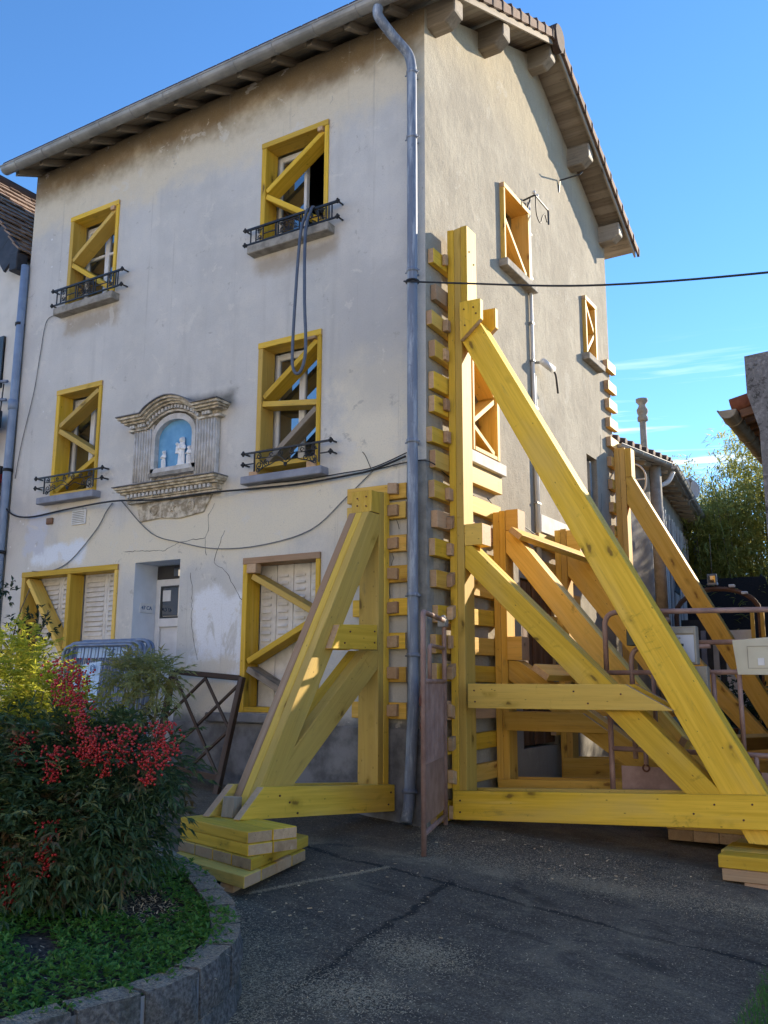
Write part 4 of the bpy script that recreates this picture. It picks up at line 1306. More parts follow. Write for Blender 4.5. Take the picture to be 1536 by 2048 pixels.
for i, z in enumerate(ZP):
    ya = random.uniform(-0.01, 0.03) if z > 3.6 else random.uniform(0.03, 0.10)
    if i == 1:
        ya = 0.09
    yb = 0.66 if z > 3.5 else 1.60 if z > 2.9 else 1.56
    if 3.5 < z < 3.8:
        yb = 0.74
    h = random.uniform(0.074, 0.09)
    ya += random.uniform(-0.02, 0.04)
    yb += random.uniform(-0.07, 0.05)
    tl = random.uniform(-0.018, 0.018)
    th_ = random.uniform(0.062, 0.075)
    beam('wall_plank', [(0.004, ya, z-h-tl), (0.004, yb, z-h+tl), (0.004, yb, z+h+tl), (0.004, ya, z+h-tl)], (th_, 0, 0), (0, 1, 0), RT if i in (1, 9, 15) else YT if z > 2.9 else OT if i % 2 else YT, S1)
    if i % 3 != 1 or z < 3:
        yc = 0.20 if z > 3.6 else 0.235
        dz = random.uniform(-0.02, 0.02)
        rr_ = random.uniform(-0.014, 0.014)
        yw = random.uniform(0.06, 0.085)
        beam('wedge', [(0.077, yc+0.082-yw, z+dz-0.062+rr_), (0.077, yc+0.082, z+dz-0.055-rr_), (0.077, yc+0.082, z+dz+0.062-rr_), (0.077, yc+0.082-yw, z+dz+0.055+rr_)], (random.uniform(0.035, 0.065), 0, 0), (1, 0, 0), RT, S1)

# ---- second shore
S2, pz = rshore('raking_shore', 'orange-lit raking shore just behind the tallest one, against the gable planks', 1.31, 1.52, OT, (0.15, 1.41, 0))
pz('post', [(0.080, 0.05), (0.149, 0.05), (0.149, 3.06), (0.080, 3.06)], 1.31, 1.52, (0, 1))
pz('post', [(0.151, 0.05), (0.220, 0.05), (0.220, 3.07), (0.151, 3.07)], 1.312, 1.518, (0, 1))
pz('thrust_block', [(0.222, 2.855), (0.365, 2.855), (0.365, 3.075), (0.222, 3.075)], 1.32, 1.52, (1, 0))
ply2(pz, 'raker', [(0.225, 2.62), (0.225, 2.85), (0.30, 2.85), (2.50, 0.10), (2.18, 0.10)], 1.315, 1.515, (1, -1.25), OT)
pz('thrust_block', [(0.222, 1.50), (0.385, 1.50), (0.385, 1.74), (0.222, 1.74)], 1.30, 1.50, (1, 0), ['warm_lit_timber', 'raw_timber'])
ply2(pz, 'raker', [(0.225, 1.30), (0.225, 1.495), (0.335, 1.495), (2.05, 0.34), (1.75, 0.27)], 1.32, 1.51, (1, -0.67), OT)
for ya, yb in ((1.245, 1.308), (1.522, 1.585)):
    pz('tie', [(0.20, 0.985), (0.20, 0.80), (1.30, 0.80), (1.02, 0.985)], ya, yb, (1, 0))
    pz('sole', [(0.12, 0.32), (0.12, 0.10), (2.75, 0.20), (2.75, 0.42)], ya, yb, (1, 0.04))

# ---- third shore
S3, pz = rshore('raking_shore', 'orange-lit raking shore in the middle of the gable, behind the brown shutters', 3.12, 3.32, OT, (0.15, 3.22, 0))
pz('post', [(0.080, 0.1), (0.153, 0.1), (0.153, 3.13), (0.080, 3.13)], 3.12, 3.32, (0, 1))
pz('post', [(0.155, 0.1), (0.228, 0.1), (0.228, 3.14), (0.155, 3.14)], 3.122, 3.318, (0, 1))
pz('thrust_block', [(0.230, 2.83), (0.40, 2.83), (0.40, 3.12), (0.230, 3.12)], 3.13, 3.32, (1, 0))
ply2(pz, 'raker', [(0.233, 2.56), (0.233, 2.825), (0.42, 2.825), (2.45, 0.10), (2.12, 0.10)], 3.125, 3.315, (1, -1.35), OT)
ply2(pz, 'raker', [(0.233, 1.30), (0.233, 1.52), (0.36, 1.52), (1.85, 0.40), (1.6, 0.33)], 3.13, 3.31, (1, -0.75), OT)
for ya, yb in ((3.055, 3.118), (3.322, 3.385)):
    pz('tie', [(0.20, 1.10), (0.20, 0.90), (1.40, 0.90), (1.22, 1.10)], ya, yb, (1, 0))
    pz('sole', [(0.12, 0.41), (0.12, 0.18), (2.5, 0.24), (2.5, 0.47)], ya, yb, (1, 0.03))
for z in (2.95, 2.62, 2.30, 1.98, 1.2, 0.75):
    beam('wall_plank', [(0.004, 2.62 if z > 2.5 else 3.0, z-0.083), (0.004, 4.0, z-0.083), (0.004, 4.0, z+0.083), (0.004, 2.62 if z > 2.5 else 3.0, z+0.083)], (0.072, 0, 0), (0, 1, 0), OT, S3)
    beam('wedge', [(0.077, 3.37, z-0.06), (0.077, 3.46, z-0.06), (0.077, 3.46, z+0.06), (0.077, 3.37, z+0.06)], (0.05, 0, 0), (1, 0, 0), RT, S3)

# ---- far shore at the rear corner
S4, pz = rshore('raking_shore', 'orange-lit raking shore farthest away, at the rear corner of the gable', 5.74, 5.93, OT, (0.15, 5.84, 0.1))
pz('post', [(0.080, 0.15), (0.159, 0.15), (0.159, 4.76), (0.080, 4.76)], 5.70, 5.89, (0, 1))
pz('post', [(0.161, 0.15), (0.240, 0.15), (0.240, 4.76), (0.161, 4.76)], 5.702, 5.888, (0, 1))
pz('thrust_block', [(0.242, 4.30), (0.335, 4.30), (0.335, 4.74), (0.242, 4.74)], 5.70, 5.89, (0, 1))
ply2(pz, 'raker', [(0.245, 3.90), (0.245, 4.295), (0.34, 4.295), (2.52, 0.14), (2.27, 0.14)], 5.705, 5.885, (1, -1.88), OT)
ply2(pz, 'raker', [(0.245, 2.30), (0.245, 2.54), (0.36, 2.54), (2.2, 0.35), (1.9, 0.35)], 5.71, 5.88, (1, -1.15), OT)
pz('thrust_block', [(0.242, 2.545), (0.36, 2.545), (0.36, 2.75), (0.242, 2.75)], 5.71, 5.88, (0, 1))
for ya, yb in ((5.64, 5.698), (5.892, 5.95)):
    pz('sole', [(0.12, 0.50), (0.12, 0.27), (2.6, 0.25), (2.6, 0.48)], ya, yb, (1, 0))
for z in (6.08, 5.75, 5.46, 5.16, 4.86, 4.55, 4.2, 3.85, 3.5, 3.15):
    beam('wall_plank', [(0.004, 5.60, z-0.075), (0.004, 5.99, z-0.075), (0.004, 5.99, z+0.075), (0.004, 5.60, z+0.075)], (0.072, 0, 0), (0, 1, 0), OT, S4)

# ---- planks laid across the rakers
def loose(p0, p1, label, w, h, side, mats=OT):
    t = stick('cross_plank', p0, p1, w, h, side, mats, None)
    tag(t, label, 'plank', 'planks laid across the rakers')
loose((0.40, 1.16, 2.79), (0.62, 3.42, 2.70), 'long sunlit plank resting across the tops of two orange-lit rakers', 0.16, 0.065, (1, 0, -0.8))
loose((0.66, 1.10, 1.375), (0.80, 2.2, 1.37), 'short plank lying on a low raker behind the horizontal tie', 0.20, 0.07, (1, 0, -0.67))
loose((1.95, 1.2, 0.72), (2.35, 3.45, 0.66), 'plank end crossing behind the gate tubes at the far right', 0.16, 0.07, (0.6, 0, 1))

# ---- left shore on the street front (slightly skewed in plan)
LA = R(1.5)
LO = Vector((-0.29, -0.10))
Le = Vector((-math.sin(LA), -math.cos(LA)))
Ln = Vector((math.cos(LA), -math.sin(LA)))
SL_ = thing('raking_shore', (-0.48, -0.2, 0), 'yellow raking shore on the street front, left of the downpipe', 'raking shore', SG)
def lz(nm, poly, o0, o1, axis, mats=YT):
    pts = []
    for s, z in poly:
        q = LO+Le*s+Ln*o0
        pts.append((q.x, q.y, z))
    d = Ln*(o1-o0)
    a = Le*axis[0]
    return beam(nm, pts, (d.x, d.y, 0), (a.x, a.y, axis[1]), mats, SL_)
lz('post', [(-0.018, 0.16), (0.069, 0.16), (0.069, 3.06), (-0.018, 3.07)], -0.072, -0.30, (0, 1))
lz('post', [(0.071, 0.17), (0.158, 0.17), (0.158, 3.05), (0.071, 3.06)], -0.075, -0.297, (0, 1))
lz('thrust_block', [(0.160, 2.835), (0.31, 2.835), (0.31, 3.04), (0.160, 3.04)], -0.062, -0.29, (0.2, 1))
for k in range(3):
    o0 = -0.072-0.0762*k
    dz = 0.02*(k-1)
    lz('raker', [(0.163, 2.64), (0.163, 2.832), (0.335, 2.832), (1.88, 0.295), (1.655, 0.295)], o0, o0-0.0745, (1, -1.75), YT if k != 2 else RT)
for o in (0.0, -0.302):
    lz('tie', [(0.29, 1.782), (0.29, 1.56), (0.985, 1.545), (0.87, 1.755)], o, o-0.07, (1, 0))
    lz('sole', [(-0.01, 0.36), (-0.01, 0.13), (2.06, 0.292), (1.80, 0.50)], o, o-0.07, (1, 0.07))
lz('raker', [(0.163, 1.39), (0.163, 1.552), (0.335, 1.552), (1.72, 0.47), (1.42, 0.42)], -0.078, -0.185, (1, -0.84))
lz('raker', [(0.163, 1.39), (0.163, 1.552), (0.335, 1.552), (1.72, 0.47), (1.42, 0.42)], -0.187, -0.294, (1, -0.84))
lz('wedge', [(1.90, 0.290), (2.00, 0.290), (1.98, 0.435), (1.89, 0.43)], -0.13, -0.24, (0, 1), GT)
LZ = [(3.16, 3.01), (2.97, 2.81), (2.66, 2.50), (2.36, 2.20), (2.05, 1.89), (1.73, 1.58), (1.41, 1.27), (1.09, 0.94)]
for i, (a, b) in enumerate(LZ):
    xl = -0.86 if i < 2 else -0.78
    xr = -0.165+random.uniform(-0.03, 0.01)
    tl_ = random.uniform(-0.012, 0.012)
    beam('wall_plank', [(xl, -0.004, b), (xr, -0.004, b+tl_), (xr, -0.004, a+tl_), (xl, -0.004, a)], (0, -0.072, 0), (1, 0, 0), YT if i in (1, 4, 5) else OT, SL_)
    zc = (a+b)/2+random.uniform(-0.01, 0.02)
    r = random.uniform(-0.012, 0.012)
    beam('wedge', [(-0.36, -0.077, zc-0.055+r), (-0.255, -0.077, zc-0.055), (-0.255, -0.077, zc+0.052), (-0.36, -0.077, zc+0.05+r)], (0, -0.05, 0), (0, 1, 0), RT, SL_)

# ---- bolt heads and nail heads at the joints
def bolt(p, d, parent, r=0.008):
    p, d = Vector(p), Vector(d).normalized()
    MB().tube([p-d*0.004, p+d*0.008], r, 8).build('bolt_head', 'rust_spot', parent)
for x, z in ((0.30, 4.93), (0.41, 4.93), (0.31, 4.76), (0.42, 4.86), (0.36, 1.20), (0.36, 1.10), (1.30, 1.20), (1.42, 1.10), (1.72, 1.18), (0.20, 0.22), (0.20, 0.12), (2.42, 0.34), (2.70, 0.36), (2.62, 0.24), (2.25, 0.26)):
    bolt((x+random.uniform(-.01, .01), 0.252, z), (0, -1, 0), S1)
for y, z in ((0.38, 5.6), (0.48, 5.5), (0.38, 5.0), (0.48, 4.95)):
    bolt((0.302, y, z), (1, 0, 0), S1)
for s_, z in ((0.34, 1.72), (0.34, 1.62), (0.72, 1.70), (0.80, 1.60), (0.06, 0.30), (0.10, 0.20), (1.50, 0.36), (1.62, 0.42), (1.40, 0.27)):
    q = LO+Le*s_
    bolt((q.x, q.y, z), (Ln.x, Ln.y, 0), SL_)
for o_, z in ((-0.12, 2.98), (-0.22, 2.97), (-0.12, 2.89), (-0.22, 2.90)):
    q = LO+Le*0.31+Ln*o_
    bolt((q.x, q.y, z), (Le.x, Le.y, 0), SL_)

# ================================================================ timber pads under the shores
def pad(label, c, ang, layers):
    t = thing('timber_pad', (c[0], c[1], layers[-1][3]), label, 'timber pad', 'timber pads under the shores', rz=0)
    for u0, u1, w0, z0, z1, along, n, wid, mats in layers_fix(layers):
        for k in range(n):
            if along:
                a, b, cc, d = u0, u1, w0+k*wid, w0+k*wid+wid*0.985
            else:
                a, b, cc, d = u0+k*wid, u0+k*wid+wid*0.985, w0, w0+(u1-u0)
            j = random.uniform(-0.012, 0.012)
            def P(u, v):
                return (c[0]+u*math.cos(ang)-v*math.sin(ang), c[1]+u*math.sin(ang)+v*math.cos(ang), z0)
            poly = [P(a+j, cc), P(b+j, cc), P(b+j, d), P(a+j, d)] if along else [P(a, cc+j), P(b, cc+j), P(b, d+j), P(a, d+j)]
            ax = (math.cos(ang), math.sin(ang), 0) if along else (-math.sin(ang), math.cos(ang), 0)
            beam('pad_plank', poly, (0, 0, z1-z0), ax, mats, t, 0.005)
    return t
def layers_fix(l):
    return l
# (u0, u1, v0, z0, z1, along_u, count, plank_width, materials)
def pad_dir(label, base, planks):
    t = thing('timber_pad', base, label, 'timber pad', 'timber pads under the shores')
    for (x, y), ang, L, w, z0, z1, mats, *e_ in planks:
        d = Vector((math.cos(ang), math.sin(ang), 0))
        n = Vector((e_[0].x, e_[0].y, 0)) if e_ else Vector((-d.y, d.x, 0))
        o = Vector((x, y, z0))
        beam('pad_plank', [o, o+d*L, o+d*L+n*w, o+n*w], (0, 0, z1-z0), d, mats, t, 0.005)
A1, A2 = R(-17), R(104)
f1 = Vector((math.cos(A1), math.sin(A1)))
f2 = Vector((math.cos(A2), math.sin(A2)))
pl_ = []
o1 = Vector((-0.85, -2.23))
for z0, z1, sh in ((0.210, 0.286, 0.0), (0.132, 0.208, 0.008)):
    for k in range(2):
        q = o1+Vector((-f1.y, f1.x))*(0.205*k)+f1*sh
        pl_.append(((q.x, q.y), A1, 0.90, 0.20, z0, z1, YT))
for k in range(4):
    q = Vector((0.08, -2.53))-f1*(0.243*k)
    pl_.append(((q.x, q.y), A2, 0.98+0.012*(k % 2), 0.238, 0.054, 0.130, YT, -f1))
for k in range(4):
    q = Vector((-0.79, -2.39))+f2*(0.255*k)
    pl_.append(((q.x, q.y), A1, 0.98, 0.250, -0.024, 0.052, YT if k != 2 else RT, f2))
for s_ in (0.12, 0.80):
    q = Vector((-0.79, -2.34))+f1*s_
    pl_.append(((q.x, q.y), A2, 0.85, 0.10, -0.14, -0.026, RT))
pad_dir('stepped yellow timber pad beside the planter, under the street-front shore', (-0.5, -2.0, -0.1), pl_)
pad('timber pad at the right edge of the picture under the tallest shore', (2.95, 0.40), 0.0, [
    (-0.48, 0.52, -0.42, -0.075, 0.018, True, 4, 0.215, YT),
    (-0.46, 0.50, -0.41, -0.165, -0.078, True, 4, 0.215, ['raw_timber', 'raw_timber']),
    (-0.30, 0.40, -0.40, -0.28, -0.167, False, 2, 0.22, RT),
])
pad('low timber pad behind the gate under the second shore', (2.28, 1.42), 0.0, [
    (-0.45, 0.45, -0.42, 0.02, 0.10, True, 4, 0.215, OT),
    (-0.43, 0.43, -0.42, -0.07, 0.018, False, 4, 0.215, RT),
])
pad('timber pad deep in the yard under the middle shore', (2.25, 3.22), 0.0, [
    (-0.42, 0.42, -0.42, 0.0, 0.10, True, 4, 0.215, OT),
])
pad('timber pad farthest back in the yard under the rear shore', (2.35, 5.80), 0.0, [
    (-0.42, 0.42, -0.42, 0.05, 0.14, True, 4, 0.215, OT),
])

# ================================================================ gate
def bend(pts, r=0.12, n=6):
    pts = [Vector(p) for p in pts]
    out = [pts[0]]
    for i in range(1, len(pts)-1):
        a = (pts[i-1]-pts[i]).normalized()
        b = (pts[i+1]-pts[i]).normalized()
        p0, p2 = pts[i]+a*r, pts[i]+b*r
        for k in range(n+1):
            t = k/n
            out.append((1-t)**2*p0+2*t*(1-t)*pts[i]+t*t*p2)
    out.append(pts[-1])
    return out
# left leaf, swung open beside the corner
gl = thing('gate_leaf', (0.27, -0.37, -0.05), 'brown tubular gate leaf with corrugated sheet, swung open beside the downpipe', 'gate', 'gate leaves')
H0, H1 = Vector((0.115, 0.12, 0)), Vector((0.46, -0.90, 0))
gd = (H1-H0).normalized()
gn = Vector((gd.y, -gd.x, 0))
def gp(s, z, o=0.0):
    q = H0+gd*s+gn*o
    return (q.x, q.y, z)
GL = (H1-H0).length
MB().tube(bend([gp(0, 0.02), gp(0, 1.84), gp(GL, 1.84), gp(GL, -0.06)], 0.05), 0.022, 10).build('outer_tube', 'rust_paint', gl, smooth=True)
MB().tube([gp(0, 0.10), gp(GL, 0.10)], 0.021, 10).build('bottom_tube', 'rust_paint', gl, smooth=True)
MB().tube(bend([gp(0.05, 1.58), gp(GL*0.72, 1.58), gp(GL*0.72, 1.30)], 0.06), 0.018, 8).build('inner_tube', 'rust_paint', gl, smooth=True)
MB().tube([gp(0.0, 1.28), gp(GL, 1.28)], 0.020, 8).build('middle_tube', 'rust_paint', gl, smooth=True)
m = MB()
ns = 44
for z in (1.27, 0.62):
    for k in range(ns+1):
        s = 0.03+(GL-0.06)*k/ns
        m.v.append(gp(s, z, 0.012*math.sin(k*2*math.pi/4.4)))
for k in range(ns):
    m.f.append((k, k+1, ns+1+k+1, ns+1+k))
    m.mi.append(0)
cs = m.build('corrugated_sheet', 'rust_paint', gl)
so = cs.modifiers.new('thickness', 'SOLIDIFY')
so.thickness = 0.003
m = MB()
m.prism([gp(0.04, 0.63, 0.003), gp(GL-0.04, 0.63, 0.003), gp(GL-0.04, 0.16, 0.003), gp(0.06, 0.16, 0.003), gp(0.02, 0.40, 0.003)], gn*0.004)
m.build('lower_sheet', 'rust_paint', gl)
for k in range(14):
    s, z = GL-0.02+random.uniform(-0.03, 0.03), random.uniform(0.8, 1.3)
    r = random.uniform(0.008, 0.03)
    MB().ball(gp(s, z, 0.014+0.006), r, 7, 5, (0.6, 0.6, 1.6)).build('rust_blister', 'rust_spot', gl)
MB().ball(gp(0.03, 1.86), 0.03, 8, 6).box(0.085, 0.16, 0.05, 0.12, 1.78, 1.85).build('latch_bundle', 'zinc', gl)

# right leaf, closed behind the tallest shore
gr = thing('gate_leaf', (2.3, 0.78, -0.1), 'brown tubular gate with letter boxes behind the tallest shore', 'gate', 'gate leaves')
YG = 0.78
def tb(name, pts, r=0.024, rad=0.13):
    q = bend([(x, YG, z) for x, z in pts], rad) if len(pts) > 2 else [(x, YG, z) for x, z in pts]
    return MB().tube(q, r, 10).build(name, 'rust_paint', gr, smooth=True)
tb('outer_tube', [(1.43, 1.37), (1.43, 1.91), (4.1, 1.86)])
tb('stile', [(1.445, 1.06), (1.445, 0.05)])
tb('inner_tube', [(1.66, 0.62), (1.66, 1.59), (2.35, 1.59)], 0.022)
tb('inner_rail', [(2.2, 1.62), (4.1, 1.62)], 0.022)
tb('middle_tube', [(1.43, 1.365), (4.1, 1.37)], 0.022)
tb('lower_tube', [(1.45, 0.70), (4.1, 0.68)], 0.022)
for x, a, b in ((1.85, 1.365, 0.70), (2.36, 1.37, 0.69), (2.57, 1.40, 0.69), (1.75, 0.70, 0.56), (2.66, 0.69, 0.56), (3.1, 1.37, 0.69)):
    tb('gate_bar', [(x, a), (x, b)], 0.020)
MB().box(1.53, 4.1, YG-0.004, YG+0.004, 0.12, 0.555).build('kick_sheet', 'rust_paint', gr)
for x, z in ((1.75, 0.545), (2.66, 0.545)):
    MB().tube([(x+0.028*math.cos(a), YG-0.012, z+0.028*math.sin(a)) for a in [2*math.pi*k/12 for k in range(12)]], 0.008, 6, True).build('sheet_ring', 'rust_spot', gr)
def mailbox(x0, x1, z0, z1, label, front, lower=False):
    y = 0.64
    t = thing('letter_box', ((x0+x1)/2, y, z0), label, 'letter box', 'letter boxes on the gate')
    MB().box(x0, x1, y, y+0.11, z0, z1).build('case', 'mailbox_frame', t, bevel=0.006)
    if lower:
        MB().box(x0+0.03, x1-0.03, y-0.006, y-0.001, z0+0.04, z1-0.04).build('door_panel', front, t, bevel=0.002)
        return
    MB().box(x0+0.018, x1-0.018, y-0.008, y-0.001, z0+0.02, z1-0.075).build('door_panel', front, t, bevel=0.002)
    MB().box(x0+0.018, x1-0.018, y-0.010, y-0.001, z1-0.062, z1-0.018).build('slot_flap', 'zinc', t, bevel=0.003)
    c = (x0+x1)/2
    MB().tube([(c, y-0.02, z1-0.10), (c, y-0.008, z1-0.10)], 0.008, 10).build('lock', 'zinc', t)
    MB().box(c-0.03, c+0.03, y-0.012, y-0.009, z1-0.17, z1-0.148).build('name_slot', 'dark_panel', t)
    for k in range(4):
        MB().box(c-0.022+0.008*k, c+0.032-0.004*k, y-0.0105, y-0.0085, z1-0.205-0.016*k, z1-0.197-0.016*k).build('sticker_print', 'ink_blue', t)
mailbox(2.00, 2.265, 1.43, 1.755, 'pale blue-fronted letter box hung on the gate behind the big raker', 'mailbox_front')
mailbox(2.13, 2.34, 1.10, 1.415, 'dull brown letter box below the pale blue one', 'mailbox_frame', True)
o = MB().prism([(2.545, 0.70, 1.63), (2.575, 0.70, 1.345), (3.25, 0.70, 1.34), (3.25, 0.70, 1.68)], (0, 0.012, 0)).build('blank_board', 'cream_board', None, bevel=0.002)
tag(o, 'blank cream board wired to the gate at the right edge', 'board')
MB().box(2.74, 2.79, 0.692, 0.699, 1.42, 1.48).build('small_sticker', 'white_joinery', o)
m = MB()
for a, b, c, d in ((2.66, 3.1, 1.575, 1.58), (2.66, 3.1, 1.395, 1.40), (2.66, 2.665, 1.40, 1.575)):
    m.box(a, b, 0.695, 0.6995, c, d)
m.build('embossed_frame', 'mailbox_frame', o)
t = MB().box(1.66, 1.84, 0.66, 0.75, 1.60, 1.86).build('meter_box', 'dark_green', None, bevel=0.006)
tag(t, 'small dark green box on the gate, half hidden by the big raker', 'box')
MB().tube([(1.69, 0.655, 1.78), (1.69, 0.661, 1.78)], 0.018, 10).build('round_lock', 'white_joinery', t)

# ================================================================ lattice panel leaning on the front wall
tr = thing('lattice_panel', (-2.5, -0.4, 0.3), 'dark brown wooden lattice panel leaning on the wall beside the door', 'lattice panel')
TL, TR_, BR_, BL = Vector((-3.02, -0.17, 1.375)), Vector((-2.06, -0.17, 1.305)), Vector((-2.12, -0.42, 0.20)), Vector((-3.00, -0.42, 0.30))
def bil(u, v):
    return (TL.lerp(TR_, u)).lerp(BL.lerp(BR_, u), v)
nrm = (TR_-TL).cross(BL-TL).normalized()
def lat(name, a, b, w=0.05, h=0.05, off=0.0):
    stick(name, bil(*a)+nrm*off, bil(*b)+nrm*off, w, h, nrm, ['brown_timber']*2, tr, 0.003)
lat('stile', (0, -0.01), (0, 1.0), 0.055, 0.06)
lat('stile', (1, -0.01), (1, 1.04), 0.055, 0.06)
lat('rail', (0.03, 0), (0.97, 0), 0.05, 0.05)
lat('rail', (0.03, 0.88), (0.97, 0.88), 0.05, 0.06)
for a, b in (((0.04, 0.42), (0.48, 0.03)), ((0.04, 0.86), (0.96, 0.06)), ((0.50, 0.86), (0.97, 0.46))):
    lat('lattice_bar', a, b, 0.025, 0.028, 0.014)
for a, b in (((0.04, 0.03), (0.96, 0.85)), ((0.50, 0.03), (0.97, 0.44)), ((0.04, 0.46), (0.46, 0.86))):
    lat('lattice_bar', a, b, 0.025, 0.028, -0.014)

# ================================================================ stacked crowd barriers
for i in range(5):
    y = -0.62-0.075*i
    x0, x1 = -4.12+0.02*i, -3.0+0.015*i
    zb = 0.33
    zt = 1.69-0.012*i+(0.02 if i % 2 else 0)
    lab = ['rearmost grey steel crowd barrier in the stack, nearest the house wall', 'second grey steel crowd barrier from the wall in the stack',
           'middle grey steel crowd barrier in the stack beside the door', 'fourth grey steel crowd barrier from the wall, blue banner across it',
           'front grey steel crowd barrier in the stack, with a pale blue sign'][i]
    b = thing('crowd_barrier', ((x0+x1)/2, y, zb), lab, 'crowd barrier', 'stacked crowd barriers')
    lean = 0.10
    def bp(x, z, lean=lean, y=y, zb=zb):
        return (x, y+lean*(z-zb), z)
    MB().tube(bend([bp(x0, zb), bp(x0, zt), bp(x1, zt), bp(x1, zb)], 0.13), 0.019, 8).build('frame_tube', 'galvanised', b, smooth=True)
    MB().tube([bp(x0, zb+0.14), bp(x1, zb+0.14)], 0.014, 8).build('bottom_tube', 'galvanised', b, smooth=True)
    m = MB()
    for k in range(1, 10):
        x = x0+(x1-x0)*k/10
        MB().tube([bp(x, zb+0.14), bp(x, zt-0.01)], 0.007, 6).build('barrier_bar', 'galvanised', b, smooth=True)
    if i == 3:
        MB().prism([bp(x0+0.15, zt-0.05), bp(x1-0.15, zt-0.05), bp(x1-0.15, zt-0.16), bp(x0+0.15, zt-0.16)], (0, -0.004, 0)).build('banner', 'sign_pale', b)
        mw = Matrix.Translation(Vector(bp(x0+0.72, zt-0.105))+Vector((0, -0.026, 0))) @ Matrix.Rotation(R(90), 4, 'X')
        text('banner_lettering', 'SC', 0.085, mw, 'ink_blue', b)
    if i == 4:
        s = MB().prism([bp(x0+0.22, zt-0.22), bp(x0+0.62, zt-0.16), bp(x0+0.62, zt-0.58), bp(x0+0.22, zt-0.60)], (0, -0.006, 0)).build('pale_sign', 'sign_pale', b)
        q = bp(x0+0.53, zt-0.24)
        for r in (0.035, 0.02):
            MB().tube([(q[0]+r*math.cos(a), q[1]-0.030, q[2]+r*math.sin(a)) for a in [2*math.pi*k/16 for k in range(16)]], 0.004, 5, True).build('sign_emblem', 'ink_blue', s)
        q = bp(x0+0.38, zt-0.42)
        MB().tube([(q[0]+0.045*math.cos(a), q[1]-0.030, q[2]+0.045*math.sin(a)) for a in [2*math.pi*k/16 for k in range(16)]], 0.005, 5, True).tube([(q[0], q[1]-0.03, q[2]+0.02), (q[0], q[1]-0.03, q[2]-0.10)], 0.005, 5).build('sign_emblem', 'ink_blue', s)
        q = bp(x0+0.37, zt-0.315)
        for k in range(5):
            MB().box(q[0]-0.07+0.03*k, q[0]-0.048+0.03*k, q[1]-0.034, q[1]-0.028, q[2]-0.012+0.004*k, q[2]+0.012+0.004*k).build('sign_emblem', 'ink_blue', s)

# ================================================================ hose, cables and wall fixtures
p = smooth_path([(-1.43, 0.16, 6.10), (-1.42, 0.02, 6.28), (-1.405, -0.09, 6.345), (-1.40, -0.15, 6.24), (-1.395, -0.24, 5.95), (-1.41, -0.28, 5.22), (-1.43, -0.28, 4.62), (-1.405, -0.28, 4.44), (-1.34, -0.28, 4.40), (-1.28, -0.28, 4.50), (-1.26, -0.28, 4.72), (-1.29, -0.28, 5.25), (-1.325, -0.24, 5.98), (-1.33, -0.15, 6.27), (-1.335, -0.09, 6.35), (-1.34, 0.02, 6.28), (-1.35, 0.16, 6.10)], 6)
o = MB().tube(p, 0.017, 8).build('hose', 'hose_grey', None, smooth=True)
tag(o, 'grey hose hanging in a loop over the upper window guard', 'hose')
def cable(pts, r, label, mat='cable_black', k=5):
    o = MB().tube(smooth_path(pts, k), r, 6).build('cable', mat, None, smooth=True)
    tag(o, label, 'cable', 'cables strung on the house')
def F(l, y=-0.03):
    return [(a, y, b) for a, b in l]
cable(F([(-6.75, 4.05), (-6.46, 3.74), (-6.21, 3.44), (-5.80, 3.34), (-5.13, 3.37), (-4.15, 3.40), (-3.4, 3.30), (-2.64, 3.33), (-2.18, 3.33), (-1.47, 3.29), (-0.85, 3.31), (-0.58, 3.33), (-0.2, 3.42)], -0.05)[:5]+[(-4.15, -0.16, 3.36), (-3.4, -0.17, 3.30), (-2.64, -0.16, 3.30)]+F([(-2.18, 3.31), (-1.47, 3.29), (-0.85, 3.31), (-0.58, 3.33), (-0.2, 3.42)], -0.05), 0.011, 'thick black cable running across the front below the niche')
cable(F([(-2.1, 3.36), (-1.5, 3.335), (-0.95, 3.345), (-0.58, 3.36), (-0.2, 3.46)]), 0.006, 'thin black cable just above the thick one, right of the niche')
cable(F([(-4.16, 3.40), (-3.63, 2.96), (-3.15, 2.81), (-2.62, 2.70), (-1.99, 2.69), (-1.34, 2.80), (-0.91, 3.09), (-0.59, 3.33)], -0.02), 0.006, 'thin dark cable sagging over the door and up to the downpipe', 'cable_grey')
cable(F([(-4.30, 3.38), (-4.40, 3.28), (-4.56, 3.07), (-4.98, 2.73), (-5.34, 2.62), (-5.7, 2.64)], -0.02), 0.0065, 'dark cable dropping from the niche to the wide shuttered window', 'cable_grey')
cable(F([(-5.55, 6.06), (-5.80, 6.03), (-5.88, 5.6), (-5.93, 5.2), (-5.98, 4.94), (-6.13, 4.35), (-6.2, 3.9)], -0.015), 0.0055, 'thin grey cable falling from the top left sill', 'cable_grey')
cable([(-0.58, -0.03, 3.33), (-0.2, -0.04, 3.36), (0.05, -0.03, 3.34), (0.03, 0.4, 3.28), (0.03, 1.2, 3.16), (0.04, 1.9, 3.10), (0.05, 2.6, 3.0)], 0.006, 'dark cable going round the corner onto the gable')
cable([(0.03, 1.3, 3.22), (0.04, 1.75, 3.06), (0.05, 2.3, 2.95), (0.05, 2.62, 2.98)], 0.006, 'loose dark cable bundle on the gable above the second shore')
cable([(-0.60, -0.03, 3.33), (-0.66, -0.05, 3.48), (-0.68, -0.08, 3.52)], 0.004, 'short stiff wire tail sticking up where the cables cross')
cable([(-0.15, -0.17, 5.17), (0.5, -0.20, 4.98), (1.77, -0.3, 4.615), (3.2, -0.45, 4.32), (4.6, -0.6, 4.12), (7.5, -0.9, 3.9)], 0.009, 'black overhead line tied to the downpipe and leaving to the right', 'cable_black', 8)
